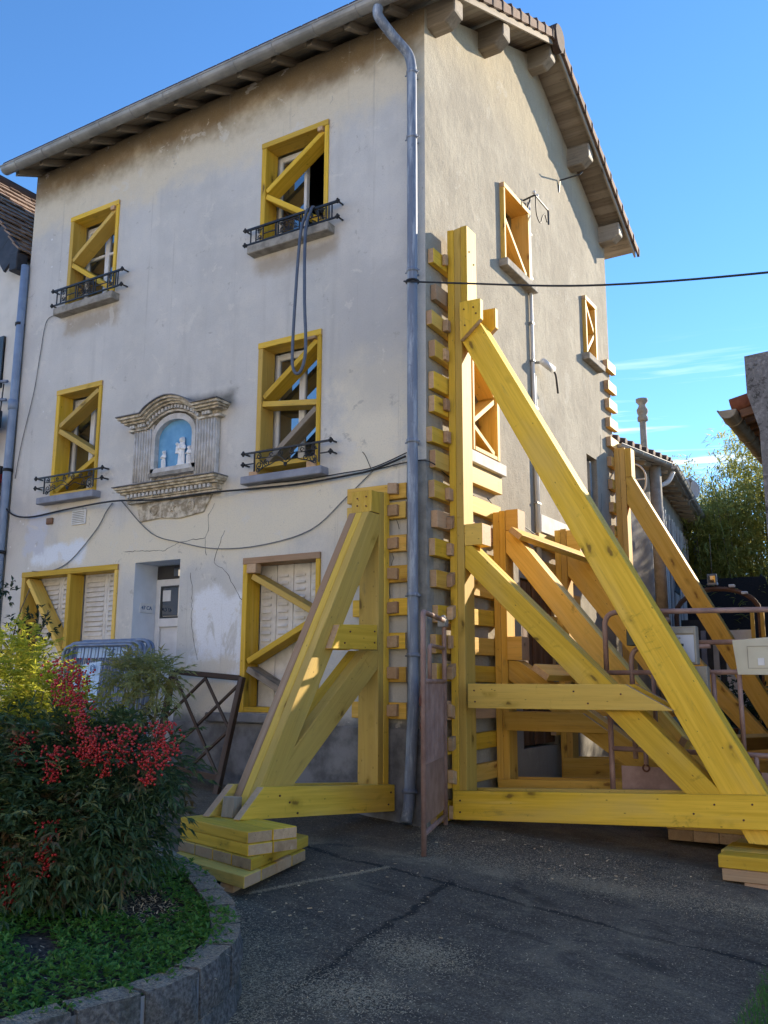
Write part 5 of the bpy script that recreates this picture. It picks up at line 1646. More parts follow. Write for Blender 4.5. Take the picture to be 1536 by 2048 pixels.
o = MB().tube([(-0.085+0.062*math.cos(a), -0.115+0.062*math.sin(a), 5.17) for a in [2*math.pi*k/16 for k in range(16)]], 0.012, 6, True).build('pipe_tie', 'cable_black', None, smooth=True)
tag(o, 'black tie holding the overhead line round the downpipe', 'cable tie')
# conduit on the gable
cd = thing('conduit', (0.03, 2.70, 2.6), 'pale vertical conduit clipped to the gable beside the small upper window', 'conduit')
for y, z0, z1, r in ((2.70, 2.55, 7.36, 0.022), (2.765, 2.6, 5.05, 0.016)):
    MB().tube([(0.028, y, z0), (0.028, y, z1)], r, 10).build('pipe', 'pvc_white', cd, smooth=True)
for z in (6.9, 6.3, 5.7, 5.2, 4.6, 4.0, 3.4, 2.9):
    MB().box(0.004, 0.052, 2.665, 2.80 if z < 5.1 else 2.735, z, z+0.025).build('clip', 'zinc', cd)
# cable bracket above the conduit
br = thing('cable_bracket', (0.05, 2.7, 7.35), 'dark bent cable bracket with loops of wire beside the upper gable window', 'bracket')
MB().tube(bend([(0.0, 2.60, 7.35), (0.16, 2.60, 7.38), (0.16, 3.05, 7.38), (0.16, 3.05, 7.18)], 0.03), 0.012, 6).tube([(0.0, 2.62, 7.1), (0.1, 2.60, 7.36)], 0.010, 6).build('arm', 'iron_black', br)
MB().tube(smooth_path([(0.16, 2.62, 7.36), (0.15, 2.66, 7.15), (0.15, 2.78, 7.08), (0.15, 2.86, 7.2), (0.15, 2.95, 7.28), (0.15, 3.02, 7.2)], 5), 0.008, 6).build('wire_loop', 'cable_black', br, smooth=True)
for y in (2.62, 2.72):
    MB().ball((0.14, y, 7.43), 0.026, 8, 6).build('insulator', 'white_joinery', br, smooth=True)
# floodlight / cylinder fixture on the gable
fx = thing('wall_lamp', (0.1, 2.9, 5.2), 'white cylindrical lamp on the gable with a drooping black lead', 'lamp')
MB().tube([(0.12, 2.80, 5.22), (0.14, 3.08, 5.20)], 0.045, 12).build('lamp_body', 'white_joinery', fx, smooth=True)
MB().tube([(0.0, 2.83, 5.24), (0.12, 2.84, 5.22)], 0.018, 8).build('mount', 'zinc', fx, smooth=True)
MB().tube(smooth_path([(0.14, 3.08, 5.20), (0.15, 3.16, 5.15), (0.15, 3.2, 5.02), (0.14, 3.25, 4.93)], 4), 0.014, 7).build('lead', 'cable_black', fx, smooth=True)
# iron hook under the verge
o = MB().tube([(0.0, 3.92, 8.12), (0.02, 3.92, 8.30), (0.30, 3.98, 8.34), (0.33, 4.0, 8.38)], 0.012, 6).build('wall_hook', 'iron_black', None)
tag(o, 'thin iron hook sticking out of the gable under the verge', 'hook')

# ================================================================ left neighbour
nb = thing('neighbour_house', (-9, 3, 0.6), 'cream neighbouring house with a steep tiled roof at the left edge', 'house')
MB().prism([(-6.36, 0.02, -0.3), (-6.36, 0.02, 6.95), (-8.0, 0.02, 8.88), (-9.6, 0.02, 6.95), (-12.6, 0.02, 6.95), (-12.6, 0.02, -0.3)], (0, 7.5, 0)).build('wall', 'neighbour_render', nb)
# roof slope facing the corner house
ea, rd = Vector((-6.42, -0.10, 7.10)), Vector((-8.0, -0.10, 8.97))
sd = (rd-ea).normalized()
un = Vector((-sd.z, 0, sd.x))
if un.z < 0:
    un = -un
m = MB()
m.prism([ea, rd, rd+un*0.05, ea+un*0.05], (0, 7.6, 0))
rf = m.build('roof', 'tile_brown', nb)
Ls = (rd-ea).length
nr = 15
for r in range(nr):
    for c in range(22):
        y = -0.06+c*0.20
        if y > 4.2:
            continue
        a = ea+sd*(Ls*r/nr)+un*0.085
        b = ea+sd*(Ls*(r+1)/nr+0.03)+un*0.055
        q = MB()
        jj = random.uniform(-0.012, 0.012)
        q.prism([a+un*jj+Vector((0, y, 0)), b+Vector((0, y, 0)), b+un*0.018+Vector((0, y, 0)), a+un*(0.022+jj)+Vector((0, y, 0))], (0, 0.185, 0))
        q.build('roof_tile', 'tile_pale', rf)
for r in range(7):
    a = ea+sd*(Ls*r/7)
    b = ea+sd*(Ls*(r+1)/7-0.015)
    dn = Vector((0, 0, -0.30))
    dn = -un*0.30
    MB().prism([a+un*0.10, b+un*0.10, b+dn, a+dn*1.06], (0, -0.03 if r % 2 else -0.04, 0)).build('verge_slate', 'tile_slate', rf, bevel=0.004)
MB().tube([rd+un*0.06+Vector((0, -0.1, 0)), rd+un*0.06+Vector((0, 7.5, 0))], 0.11, 10).build('ridge', 'tile_brown', rf, smooth=True)
MB().box(-6.52, -6.36, -0.16, 0.02, 6.86, 7.12).build('gutter_box', 'tile_slate', nb, bevel=0.01)
dpn = MB()
dpn.tube([(-6.30, -0.055, 6.93), (-6.31, -0.055, 4.9), (-6.33, -0.055, 3.2), (-6.34, -0.055, 0.5)], 0.055, 12)
dpn = dpn.build('downpipe', 'pvc_blue', nb, smooth=True)
for z in (6.05, 4.85, 4.0, 2.9):
    MB().tube([(-6.315, -0.055, z), (-6.315, -0.055, z+(0.14 if z == 4.85 else 0.04))], 0.064, 12).build('pipe_collar', 'pvc_blue' if z == 4.85 else 'iron_black', dpn, smooth=True)
MB().box(-6.8, -6.7, -0.02, 0.018, 5.3, 6.0).build('window', 'dark_panel', nb)
MB().box(-7.6, -6.70, 0.0, 0.018, 5.25, 5.95).build('window', 'dark_panel', nb)
sgn_ = thing('shop_sign', (-6.7, -0.3, 4.5), 'dark projecting shop sign box at the left edge beside the blue downpipe', 'sign')
MB().box(-7.4, -6.43, -0.30, -0.12, 4.60, 4.84).build('sign_box', 'dark_panel', sgn_, bevel=0.008)
MB().box(-7.4, -6.68, -0.32, -0.10, 4.38, 4.60).build('lower_panel', 'sign_blue', sgn_)
for z in (5.32, 5.06):
    MB().tube([(-7.4, -0.1, z+0.1), (-6.42, -0.1, z-0.06)], 0.022, 8).build('bracket_tube', 'galvanised', sgn_, smooth=True)
MB().tube([(-6.52, -0.08, 5.25), (-6.62, -0.08, 3.8)], 0.010, 6).build('feed_cable', 'cable_black', sgn_)
aw = MB().prism([(-6.45, -0.02, 4.0), (-6.45, -0.65, 3.6), (-6.45, -0.65, 3.2), (-6.45, -0.60, 3.2), (-6.45, -0.02, 3.9)], (-1.6, 0, 0)).build('shop_awning', 'awning_red', None)
tag(aw, 'dark red shop awning at the left edge below the sign', 'awning')
MB().box(-8.0, -6.47, -0.06, -0.001, 3.98, 4.10).build('awning_box', 'iron_black', aw)

# ================================================================ extension behind the house
ex = thing('rear_extension', (-1, 9, 0.2), 'low grey extension with tall windows and sagging gutter behind the house', 'building')
PA, PB, PC = Vector((-0.28, 5.98, 0)), Vector((0.05, 7.7, 0)), Vector((-0.78, 14.0, 0))
ZE = 4.86
m = MB()
def wallseg(m, a, b, z0, z1):
    d = (b-a).normalized()
    n = Vector((d.y, -d.x, 0))
    m.prism([a+Vector((0, 0, z0)), b+Vector((0, 0, z0)), b+Vector((0, 0, z1)), a+Vector((0, 0, z1))], -n*0.3)
wallseg(m, PA, PB, -0.3, ZE)
wallseg(m, PB, PC, -0.3, ZE)
m.build('wall', 'extension_render', ex)
d2 = (PC-PB).normalized()
n2_ = Vector((d2.y, -d2.x, 0))
for k, (s0, s1) in enumerate(((0.45, 1.35), (1.75, 2.75), (3.2, 4.2), (4.6, 5.5))):
    a, b = PB+d2*s0+n2_*0.012, PB+d2*s1+n2_*0.012
    w = MB().prism([a+Vector((0, 0, 2.1)), b+Vector((0, 0, 2.1)), b+Vector((0, 0, 4.35)), a+Vector((0, 0, 4.35))], -n2_*0.010).build('window', 'dark_panel', ex)
    for s, e in ((s0-0.09, s0), (s1, s1+0.09), ((s0+s1)/2-0.03, (s0+s1)/2+0.03)):
        a, b = PB+d2*s, PB+d2*e
        MB().prism([a+Vector((0, 0, 2.0)), b+Vector((0, 0, 2.0)), b+Vector((0, 0, 4.45)), a+Vector((0, 0, 4.45))], n2_*0.05).build('frame', 'pvc_white', w)
    for s in (s0, (s0+s1)/2+0.03):
        a, b = PB+d2*s+n2_*0.016, PB+d2*(s+(s1-s0)/2-0.03)+n2_*0.016
        MB().prism([a+Vector((0, 0, 2.15)), b+Vector((0, 0, 2.15)), b+Vector((0, 0, 4.3)), a+Vector((0, 0, 4.3))], n2_*0.006).build('pane', 'window_glass', w)
def eave(a, b, out, name):
    d = (b-a).normalized()
    n = Vector((d.y, -d.x, 0))
    z = Vector((0, 0, 1))
    e0, e1 = a+n*out+z*(ZE+0.02), b+n*out+z*(ZE+0.02)
    r0, r1 = a-n*2.6+z*(ZE+1.15), b-n*2.6+z*(ZE+1.15)
    m = MB()
    m.prism([e0, e1, r1, r0], z*0.05)
    f = m.build(name, 'eave_timber', ex)
    L = (b-a).length
    k = 0
    while k*0.24 < L:
        p = e0+d*(k*0.24)
        q = MB()
        for row in range(3):
            s = row*0.33
            up_ = (r0-e0).normalized()
            p0 = p+up_*s+z*0.07
            p1 = p+up_*(s+0.36)+z*0.055
            q.tube([p0+d*0.1+z*0.03, p1+d*0.1+z*0.01], 0.075, 8)
        q.build('roof_tile', 'tile_brown', f, smooth=True)
        k += 1
    half_gutter(e0+n*0.06-z*0.0, e1+n*0.06-z*0.0, 0.06, 'gutter', ex, -n, 'zinc' if name == 'roof' else 'zinc', 0.4)
    k = 0
    while k*0.5 < L:
        p = a+d*(k*0.5+0.1)
        stick('rafter_tail', p-n*0.1+z*(ZE+0.0), p+n*(out-0.05)+z*(ZE-0.06), 0.06, 0.07, d, ['eave_timber']*2, f)
        k += 1
eave(PA, PB, 0.32, 'roof')
eave(PB, PC, 0.36, 'roof')
e = MB()
e.tube(smooth_path([PB+n2_*0.38+d2*0.15+Vector((0, 0, 4.80)), PB+n2_*0.30+d2*0.05+Vector((0, 0, 4.62)), PB+n2_*0.10-d2*0.1+Vector((0, 0, 4.50))], 5), 0.04, 10)
e.build('gutter_elbow', 'pvc_white', ex, smooth=True)
for s, r, z0, z1, mt in ((-0.25, 0.10, 2.2, 4.84, 'cement_pipe'), (-0.25, 0.11, 0.8, 2.3, 'cement_pipe'), (6.2, 0.05, 0.3, 4.7, 'pvc_blue')):
    q = PB+d2*s+n2_*0.14
    MB().tube([q+Vector((0, 0, z0)), q+Vector((0, 0, z1))], r, 12).build('downpipe', mt, ex, smooth=True)
for z in (2.2, 3.6):
    q = PB+d2*(-0.25)+n2_*0.14
    MB().tube([q+Vector((0, 0, z)), q+Vector((0, 0, z+0.12))], 0.125, 12).build('pipe_collar', 'cement_pipe', ex, smooth=True)
q = PA.lerp(PB, 0.35)
MB().tube([q+Vector((0.25, 0, 2.02)), PB+n2_*0.2+Vector((0, 0, 2.0))], 0.03, 8).tube([q+Vector((0.25, 0, 1.9)), PB+n2_*0.2+Vector((0, 0, 1.86))], 0.025, 8).build('waste_pipes', 'pvc_white', ex, smooth=True)
MB().tube(smooth_path([PB+n2_*0.12+d2*0.3+Vector((0, 0, 1.95)), PB+n2_*0.2+d2*1.0+Vector((0, 0, 1.85)), PB+n2_*0.2+d2*1.5+Vector((0, 0, 1.3))], 5), 0.03, 8).build('waste_pipes', 'pvc_white', ex, smooth=True)
# metal bracket on the corner of the extension
bk = thing('wall_bracket', (0.3, 6.3, 4.3), 'pale metal ladder-like bracket beside the top of the rear shore', 'bracket')
MB().tube(smooth_path([(0.02, 6.35, 4.62), (0.22, 6.38, 4.64), (0.34, 6.4, 4.5), (0.34, 6.4, 4.28), (0.24, 6.38, 4.16), (0.02, 6.35, 4.16)], 5), 0.016, 6).tube([(0.02, 6.37, 4.40), (0.33, 6.4, 4.40)], 0.014, 6).build('bracket_rod', 'dish_grey', bk, smooth=True)
# guard on the extension window
gu = thing('window_grille', (-0.2, 9.9, 2.9), 'small black scrolled grille on the extension window', 'grille')
q0 = PB+d2*1.9+n2_*0.12
q1 = PB+d2*2.7+n2_*0.12
for z in (2.95, 3.35):
    MB().tube([q0+Vector((0, 0, z)), q1+Vector((0, 0, z))], 0.012, 5).build('grille_rail', 'iron_black', gu)
for k in range(6):
    c = q0.lerp(q1, (k+0.5)/6)
    MB().tube(smooth_path([c+Vector((0, 0, 2.95)), c+d2*0.06+Vector((0, 0, 3.1)), c-d2*0.05+Vector((0, 0, 3.2)), c+Vector((0, 0, 3.35))], 4), 0.009, 5).build('grille_scroll', 'iron_black', gu)
# chimney pot
ch = thing('chimney_flue', (-0.46, 9.4, 5.2), 'slender cement chimney flue with a cowl above the extension roof', 'chimney')
MB().tube([(-0.46, 9.4, 4.9), (-0.46, 9.4, 6.22)], 0.062, 14).build('flue', 'cement_pipe', ch, smooth=True)
MB().lathe([(0.062, 0), (0.10, 0.02), (0.10, 0.09), (0.075, 0.12), (0.10, 0.17), (0.11, 0.23), (0.07, 0.30), (0.065, 0.34), (0.115, 0.40), (0.115, 0.45), (0.02, 0.48)], (-0.46, 9.4, 6.20), 14).build('cowl', 'cement_pipe', ch, smooth=True)
# satellite dish
ds = thing('satellite_dish', (0.1, 10.6, 4.9), 'round grey satellite dish on the extension eave', 'satellite dish')
m = MB()
n = 18
cc = Vector((0.02, 10.6, 5.02))
nd = Vector((0.35, -0.85, 0.25)).normalized()
uu = nd.cross(Vector((0, 0, 1))).normalized()
vv = uu.cross(nd)
k0 = len(m.v)
for r, o_ in ((0.02, 0.0), (0.09, 0.01), (0.17, 0.03), (0.23, 0.06)):
    for j in range(n):
        a = 2*math.pi*j/n
        m.v.append(tuple(cc+uu*math.cos(a)*r+vv*math.sin(a)*r*1.05+nd*o_))
for i in range(3):
    for j in range(n):
        m.f.append((i*n+j, i*n+(j+1) % n, (i+1)*n+(j+1) % n, (i+1)*n+j))
        m.mi.append(0)
o = m.build('reflector', 'dish_grey', ds, smooth=True)
o.modifiers.new('thickness', 'SOLIDIFY').thickness = 0.008
MB().tube([cc-vv*0.3, cc+nd*0.45], 0.012, 6).ball(tuple(cc+nd*0.45), 0.04, 8, 6).build('feed_arm', 'zinc', ds)

# ================================================================ building on the right of the yard
rb = thing('yard_building', (4.5, 6, 0), 'old lichen-stained building with a tiled eave at the right edge', 'building')
EX, EY, EZ = 2.53, 1.62, 3.90
m = MB()
m.prism([(2.76, EY-0.06, -0.6), (2.76, EY-0.06, 3.65), (2.67, EY-0.06, 4.02), (2.67, EY-0.06, 4.40), (9.0, EY-0.06, 4.75), (9.0, EY-0.06, -0.6)], (0, 0.30, 0))
m.build('end_wall', 'lichen_wall', rb)
MB().box(3.02, 9.0, EY+0.26, 11.4, -0.6, 3.85).build('wall', 'lichen_wall', rb)
m = MB()
m.prism([(2.51, EY+0.25, EZ+0.03), (6.0, EY+0.25, EZ+0.75), (6.0, EY+0.25, EZ+0.81), (2.51, EY+0.25, EZ+0.09)], (0, 9.6, 0))
rr = m.build('roof', 'shutter_brown', rb)
for k in range(34):
    y = EY+0.14+0.24*k
    q = MB()
    for s in range(2):
        a = Vector((2.47+0.34*s, y+0.1, EZ+0.10+0.075*s))
        b = a+Vector((0.38, 0, 0.08))
        q.tube([a, b], 0.085, 8)
        q.tube([a+Vector((0.0, 0.12, -0.055)), b+Vector((0, 0.12, -0.055))], 0.075, 8)
    q.build('roof_tile', 'tile_red', rr, smooth=True)
    stick('rafter_tail', (2.57, y, EZ-0.02), (3.03, y, EZ+0.075), 0.07, 0.08, (0, 1, 0), ['shutter_brown']*2, rr)
m = half_gutter((EX-0.06, EY-0.02, EZ+0.0), (EX-0.06, EY+9.6, EZ+0.0), 0.085, 'gutter', rb, (1, 0, 0), 'cement_pipe', 0.75)

# ================================================================ back of the yard
fn = thing('screen_fence', (1.5, 12.6, 0.5), 'black netting screen fence across the back of the yard', 'fence')
MB().box(-0.9, 2.84, 12.60, 12.62, 0.2, 3.48).build('netting', 'black_net', fn)
for k in range(5):
    x = -0.8+0.87*k
    MB().tube([(x, 12.66, 0.2), (x, 12.66, 3.52)], 0.03, 8).build('post', 'iron_black', fn)
ar = thing('arched_porch', (0.8, 9.3, 0.3), 'brown arched porch frame with small spotlights in the yard', 'porch')
pts = [(0.02, 9.2, 0.3), (0.02, 9.2, 2.45)]+[(0.72+0.70*math.cos(a)*-1, 9.2, 2.50+0.42*math.sin(a)) for a in [math.pi*k/12 for k in range(1, 12)]]+[(1.42, 9.2, 2.45), (1.42, 9.2, 0.3)]
m = MB()
m.tube(pts, 0.045, 6)
m.build('arch', 'shutter_brown', ar)
for x in (1.30, 1.46):
    stick('post', (x, 9.15, 0.3), (x, 9.15, 2.55), 0.06, 0.06, (0, 1, 0), OT, ar)
for x, z in ((0.72, 2.98), (1.0, 2.93), (1.2, 2.80)):
    MB().box(x-0.05, x+0.05, 9.12, 9.2, z, z+0.05).build('spotlight', 'white_joinery', ar, bevel=0.01)
MB().box(0.60, 0.76, 9.1, 9.2, 2.98, 3.18).build('floodlight', 'zinc', ar, bevel=0.01)
MB().box(0.62, 0.74, 9.09, 9.099, 3.02, 3.14).build('lens', 'window_glass', ar)
MB().tube([(0.68, 9.15, 3.16), (0.68, 9.15, 3.9)], 0.006, 5).build('aerial', 'iron_black', ar)
MB().box(0.80, 1.26, 9.3, 9.36, 0.9, 2.2).build('door_panel', 'white_plaster', ar)
MB().box(0.06, 0.78, 9.34, 9.40, 0.3, 2.4).build('dark_doorway', 'interior_dark', ar)
MB().box(1.5, 2.7, 9.40, 9.46, 0.3, 2.1).build('side_panel', 'shutter_brown', ar)
for k in range(6):
    MB().box(1.52+0.18*k, 1.54+0.18*k, 9.37, 9.39, 1.2, 2.0).build('grille_bar', 'iron_black', ar)
for k in range(3):
    c = MB().prism([(0.18+0.2*k, 9.28, 0.4), (0.30+0.2*k, 9.28, 0.4), (0.28+0.2*k, 9.28, 2.2), (0.20+0.2*k, 9.28, 2.2)], (0, 0.05, 0)).build('door_curtain', ['pvc_white', 'sill_paint', 'curtain_cloth'][k], ar)
# junk below: pots along the yard
for k, (x, y, r) in enumerate(((0.9, 8.6, 0.16), (1.35, 8.4, 0.13), (1.75, 8.7, 0.17))):
    pt = thing('plant_pot', (x, y, gz(x, y)), ['leftmost', 'middle', 'rightmost'][k]+' dark bushy pot plant in the back of the yard', 'pot plant', 'pot plants in the yard')
    MB().lathe([(r*0.7, 0), (r, 0.3), (r*1.05, 0.32)], (x, y, gz(x, y)), 12).build('pot', 'terracotta', pt, smooth=True)
    m = MB()
    for i in range(260):
        d = Vector((random.gauss(0, 1), random.gauss(0, 1), random.gauss(0, 1))).normalized()*r*2.2*random.random()**0.4
        p = Vector((x, y, gz(x, y)+0.75))+Vector((d.x, d.y, d.z*1.2))
        t = Vector((random.gauss(0, 1), random.gauss(0, 1), random.gauss(0, 1))).normalized()
        s = t.orthogonal().normalized()*0.02
        m.quad(p, p+t*0.05+s, p+t*0.11, p+t*0.05-s)
    m.build('foliage', 'dark_leaf', pt)

# ================================================================ planting
def rv(s=1.0):
    return Vector((random.gauss(0, s), random.gauss(0, s), random.gauss(0, s)))
def leaflet(m, p, d, L, w, up=Vector((0, 0, 1)), fold=0.35):
    d = d.normalized()
    s = d.cross(up)
    if s.length < 1e-3:
        s = d.orthogonal()
    s.normalize()
    n = s.cross(d)
    a = p+d*L*0.40+s*w*0.5+n*w*fold
    b = p+d*L*0.40-s*w*0.5+n*w*fold
    c = p+d*L*0.42
    tip = p+d*L-n*L*0.12
    k = len(m.v)
    m.v += [tuple(p), tuple(a), tuple(tip), tuple(b), tuple(c)]
    m.f += [(k, k+4, k+1), (k+1, k+4, k+2), (k, k+3, k+4), (k+3, k+2, k+4)]
    m.mi += [0]*4
def frond(m, p, d, L, leafL, leafW, n=5, droop=0.6):
    d = d.normalized()
    pts = []
    for i in range(n+1):
        t = i/n
        pts.append(p+d*L*t+Vector((0, 0, -droop*L*t*t*0.5)))
    for i in range(1, n+1):
        a = (pts[i]-pts[i-1]).normalized()
        s = a.cross(Vector((0, 0, 1)))
        if s.length < 1e-3:
            s = a.orthogonal()
        s.normalize()
        for sg in (-1, 1):
            dd = a*0.7+s*sg*random.uniform(0.6, 1.0)+Vector((0, 0, random.uniform(-0.35, 0.15)))
            leaflet(m, pts[i], dd, leafL*random.uniform(0.7, 1.2), leafW*random.uniform(0.8, 1.2), Vector((0, 0, 1))+rv(0.35))
    leaflet(m, pts[-1], a, leafL*1.1, leafW)
    for i in range(n):
        q = pts[i+1]-pts[i]
        s = q.orthogonal().normalized()*0.0016
        m.quad(pts[i]-s, pts[i]+s, pts[i+1]+s, pts[i+1]-s)
def in_blobs(blobs, shell=0.55):
    c, r = random.choices(blobs, [b[1][0]*b[1][1]*b[1][2] for b in blobs])[0]
    d = rv().normalized()
    q = shell+(1-shell)*random.random()
    return Vector(c)+Vector((d.x*r[0], d.y*r[1], d.z*r[2]))*q, d

# ---- planter of split-face blocks
PO = [(-2.2, -3.35), (-1.6, -3.05), (-1.0, -2.93), (-0.55, -2.90), (-0.28, -2.93), (-0.04, -3.00), (0.29, -3.15), (0.55, -3.32), (0.74, -3.45), (0.97, -3.67), (1.07, -3.78), (1.17, -3.95), (1.27, -4.29), (1.26, -4.56), (1.21, -4.77), (1.16, -4.96), (1.10, -5.2), (0.98, -5.6), (0.8, -6.1)]
pp = smooth_path([(a, b, 0) for a, b in PO], 8)
cum = [0]
for i in range(len(pp)-1):
    cum.append(cum[-1]+(pp[i+1]-pp[i]).length)
def at(s):
    s = max(0, min(cum[-1]-1e-6, s))
    for i in range(len(cum)-1):
        if cum[i+1] >= s:
            t = (s-cum[i])/(cum[i+1]-cum[i]+1e-9)
            p = pp[i].lerp(pp[i+1], t)
            a, b = pp[max(i-2, 0)], pp[min(i+3, len(pp)-1)]
            d = (b-a).normalized()
            return p, Vector((d.y, -d.x, 0))*-1
plt = thing('planter', (-0.2, -4.3, -0.1), 'curved raised bed of grey split-face blocks in the left foreground', 'planter')
# at() normal: pick the inward one
pc = Vector((-0.6, -4.6, 0))
def inward(p, n):
    return n if (pc-p).dot(n) > 0 else -n
def block(s0, s1, zo0, zo1, name='block'):
    m = MB()
    nu, nz, nd = 5, 3, 4
    def pt(u, d, z):
        p, n = at(s0+(s1-s0)*u)
        n = inward(p, n)
        rough = 0.012*mnoise.noise(Vector((p.x*14, p.y*14, z*14)))+0.008*mnoise.noise(Vector((p.x*40, p.y*40, z*40)))
        dep = 0.15*d
        g = gz(p.x, p.y)
        off = rough if d == 0 else 0
        edge = 0.012 if (d == 0 and (u in (0, 1) or z in (0, 1))) else 0
        q = p+n*(dep+off+edge)
        zz = g+zo0+(zo1-zo0)*z+(0.007*mnoise.noise(Vector((q.x*17, q.y*17, 5))) if z == 1 else 0)
        return (q.x, q.y, zz)
    def grid(f, a, b):
        k = len(m.v)
        for i in range(a+1):
            for j in range(b+1):
                m.v.append(f(i/a, j/b))
        for i in range(a):
            for j in range(b):
                m.f.append((k+i*(b+1)+j, k+(i+1)*(b+1)+j, k+(i+1)*(b+1)+j+1, k+i*(b+1)+j+1))
                m.mi.append(0)
    grid(lambda u, z: pt(u, 0, z), nu, nz)
    grid(lambda u, z: pt(1-u, 1, z), nu, nz)
    grid(lambda u, d: pt(u, d, 1), nu, nd)
    grid(lambda d, z: pt(0, 1-d, z), nd, nz)
    grid(lambda d, z: pt(1, d, z), nd, nz)
    m.build(name, 'block_stone', plt)
s = 0.5
i = 0
while s < cum[-1]-0.3:
    w = random.uniform(0.27, 0.33)
    block(s+0.012, s+w-0.012, 0.105, 0.30+random.uniform(-0.006, 0.006))
    block(s+0.012-0.15, s+w-0.012-0.15, -0.10, 0.099)
    s += w
m = MB()
for q in range(0, int(cum[-1]/0.1)):
    a, na = at(q*0.1)
    b, nb2 = at(q*0.1+0.1)
    na, nb2 = inward(a, na), inward(b, nb2)
    a0, b0 = a+na*0.02, b+nb2*0.02
    za, zb = gz(a.x, a.y), gz(b.x, b.y)
    m.quad((a0.x, a0.y, za-0.1), (b0.x, b0.y, zb-0.1), (b0.x, b0.y, zb+0.288), (a0.x, a0.y, za+0.288))
m.build('mortar', 'plinth_concrete', plt)
# soil
def soil_z(q):
    return gz(q.x, q.y)+0.245+0.03*mnoise.noise(Vector((q.x*3, q.y*3, 1)))
m = MB()
inner = []
for q in range(int(cum[-1]/0.12)+1):
    p, n = at(q*0.12)
    p = p+inward(p, n)*0.10
    inner.append(p)
c = Vector((-0.9, -4.7, 0))
k = len(m.v)
rings = 7
for r in range(rings+1):
    for p in inner:
        q = p.lerp(c, r/rings)
        m.v.append((q.x, q.y, soil_z(q)))
n = len(inner)
for r in range(rings):
    for j in range(n-1):
        m.f.append((r*n+j, r*n+j+1, (r+1)*n+j+1, (r+1)*n+j))
        m.mi.append(0)
m.build('soil_bed', 'soil', plt, smooth=True)

# ---- ground cover in the bed
m = MB()
cnt = 0
while cnt < 22000:
    q = random.choice(inner[4:])
    if random.random() < 0.2:
        q = Vector((random.uniform(-1.3, 0.2), random.uniform(-5.3, -4.3), 0))
    t = random.random()**1.5
    p = q.lerp(c, t)+Vector((random.uniform(-.08, .08), random.uniform(-.08, .08), 0))
    dn = mnoise.noise(Vector((p.x*2.6, p.y*2.6, 2.0)))
    bare = (p-Vector((0.35, -3.75, 0))).length
    if dn < -0.42 or bare < 0.22*random.uniform(0.5, 1.2):
        continue
    h = 0.030+0.11*max(0, dn+0.1)*random.uniform(0.4, 1.3)+0.02*random.random()
    z = soil_z(p)
    b = Vector((p.x, p.y, z+h*random.random()))
    for _ in range(3):
        d = Vector((random.gauss(0, 1), random.gauss(0, 1), random.uniform(0.1, 1.2)))
        leaflet(m, b, d, random.uniform(0.018, 0.034), random.uniform(0.010, 0.018))
    cnt += 1
o = m.build('ground_cover', 'cover_leaf', None)
tag(o, 'low green ground cover spreading over the raised bed', 'ground cover', None, 'stuff')
m = MB()
for _ in range(1500):
    q = random.choice(inner)
    p = q.lerp(c, random.random()**2*0.7)+Vector((random.gauss(0, .08), random.gauss(0, .08), 0))
    if random.random() < 0.5:
        p = Vector((0.33+random.gauss(0, 0.16), -3.74+random.gauss(0, 0.14), 0))
    z = soil_z(p)+0.006+random.random()*0.02
    d = Vector((random.gauss(0, 1), random.gauss(0, 1), random.gauss(0, .35))).normalized()
    s = d.cross(Vector((0, 0, 1))).normalized()*random.uniform(0.0015, 0.004)
    L = random.uniform(0.008, 0.028)
    P0 = Vector((p.x, p.y, z))
    m.quad(P0-s, P0+s, P0+d*L+s, P0+d*L-s)
# flakes on the ground
for _ in range(52000):
    u = random.random()
    if u < 0.25:
        p = Vector((random.uniform(0.3, 3.2), -0.72+random.gauss(0, 0.16)+0.08*math.sin(3*random.random()), 0))
    elif u < 0.50:
        q, nn = at(random.uniform(2.2, cum[-1]))
        p = q-inward(q, nn)*abs(random.gauss(0, 0.22))
    elif u < 0.62:
        p = Vector((1.45+random.gauss(0, 0.16), random.choice((-2.75, -3.4))+random.gauss(0, 0.13), 0))
    elif u < 0.75:
        p = Vector((random.uniform(0.0, 2.4), random.uniform(-0.5, 0.3), 0))
    elif u < 0.80:
        t = random.random()
        p = Vector((0.06+0.36*t+random.gauss(0, 0.015), -2.53+1.18*t+random.gauss(0, 0.015), 0))
    else:
        p = Vector((random.uniform(-0.6, 3.4), random.uniform(-4.6, 0.2), 0))
    z = gz(p.x, p.y)+0.012*mnoise.noise(Vector((p.x*0.7, p.y*0.7, 3)))+0.006*mnoise.noise(Vector((p.x*2.3, p.y*2.3, 8)))+0.004
    d = Vector((random.gauss(0, 1), random.gauss(0, 1), random.gauss(0, .12))).normalized()
    s = d.cross(Vector((0, 0, 1))).normalized()*random.uniform(0.0010, 0.0026)
    L = random.uniform(0.004, 0.018)
    P0 = Vector((p.x, p.y, z))
    m.quad(P0-s, P0+s, P0+d*L+s, P0+d*L-s)
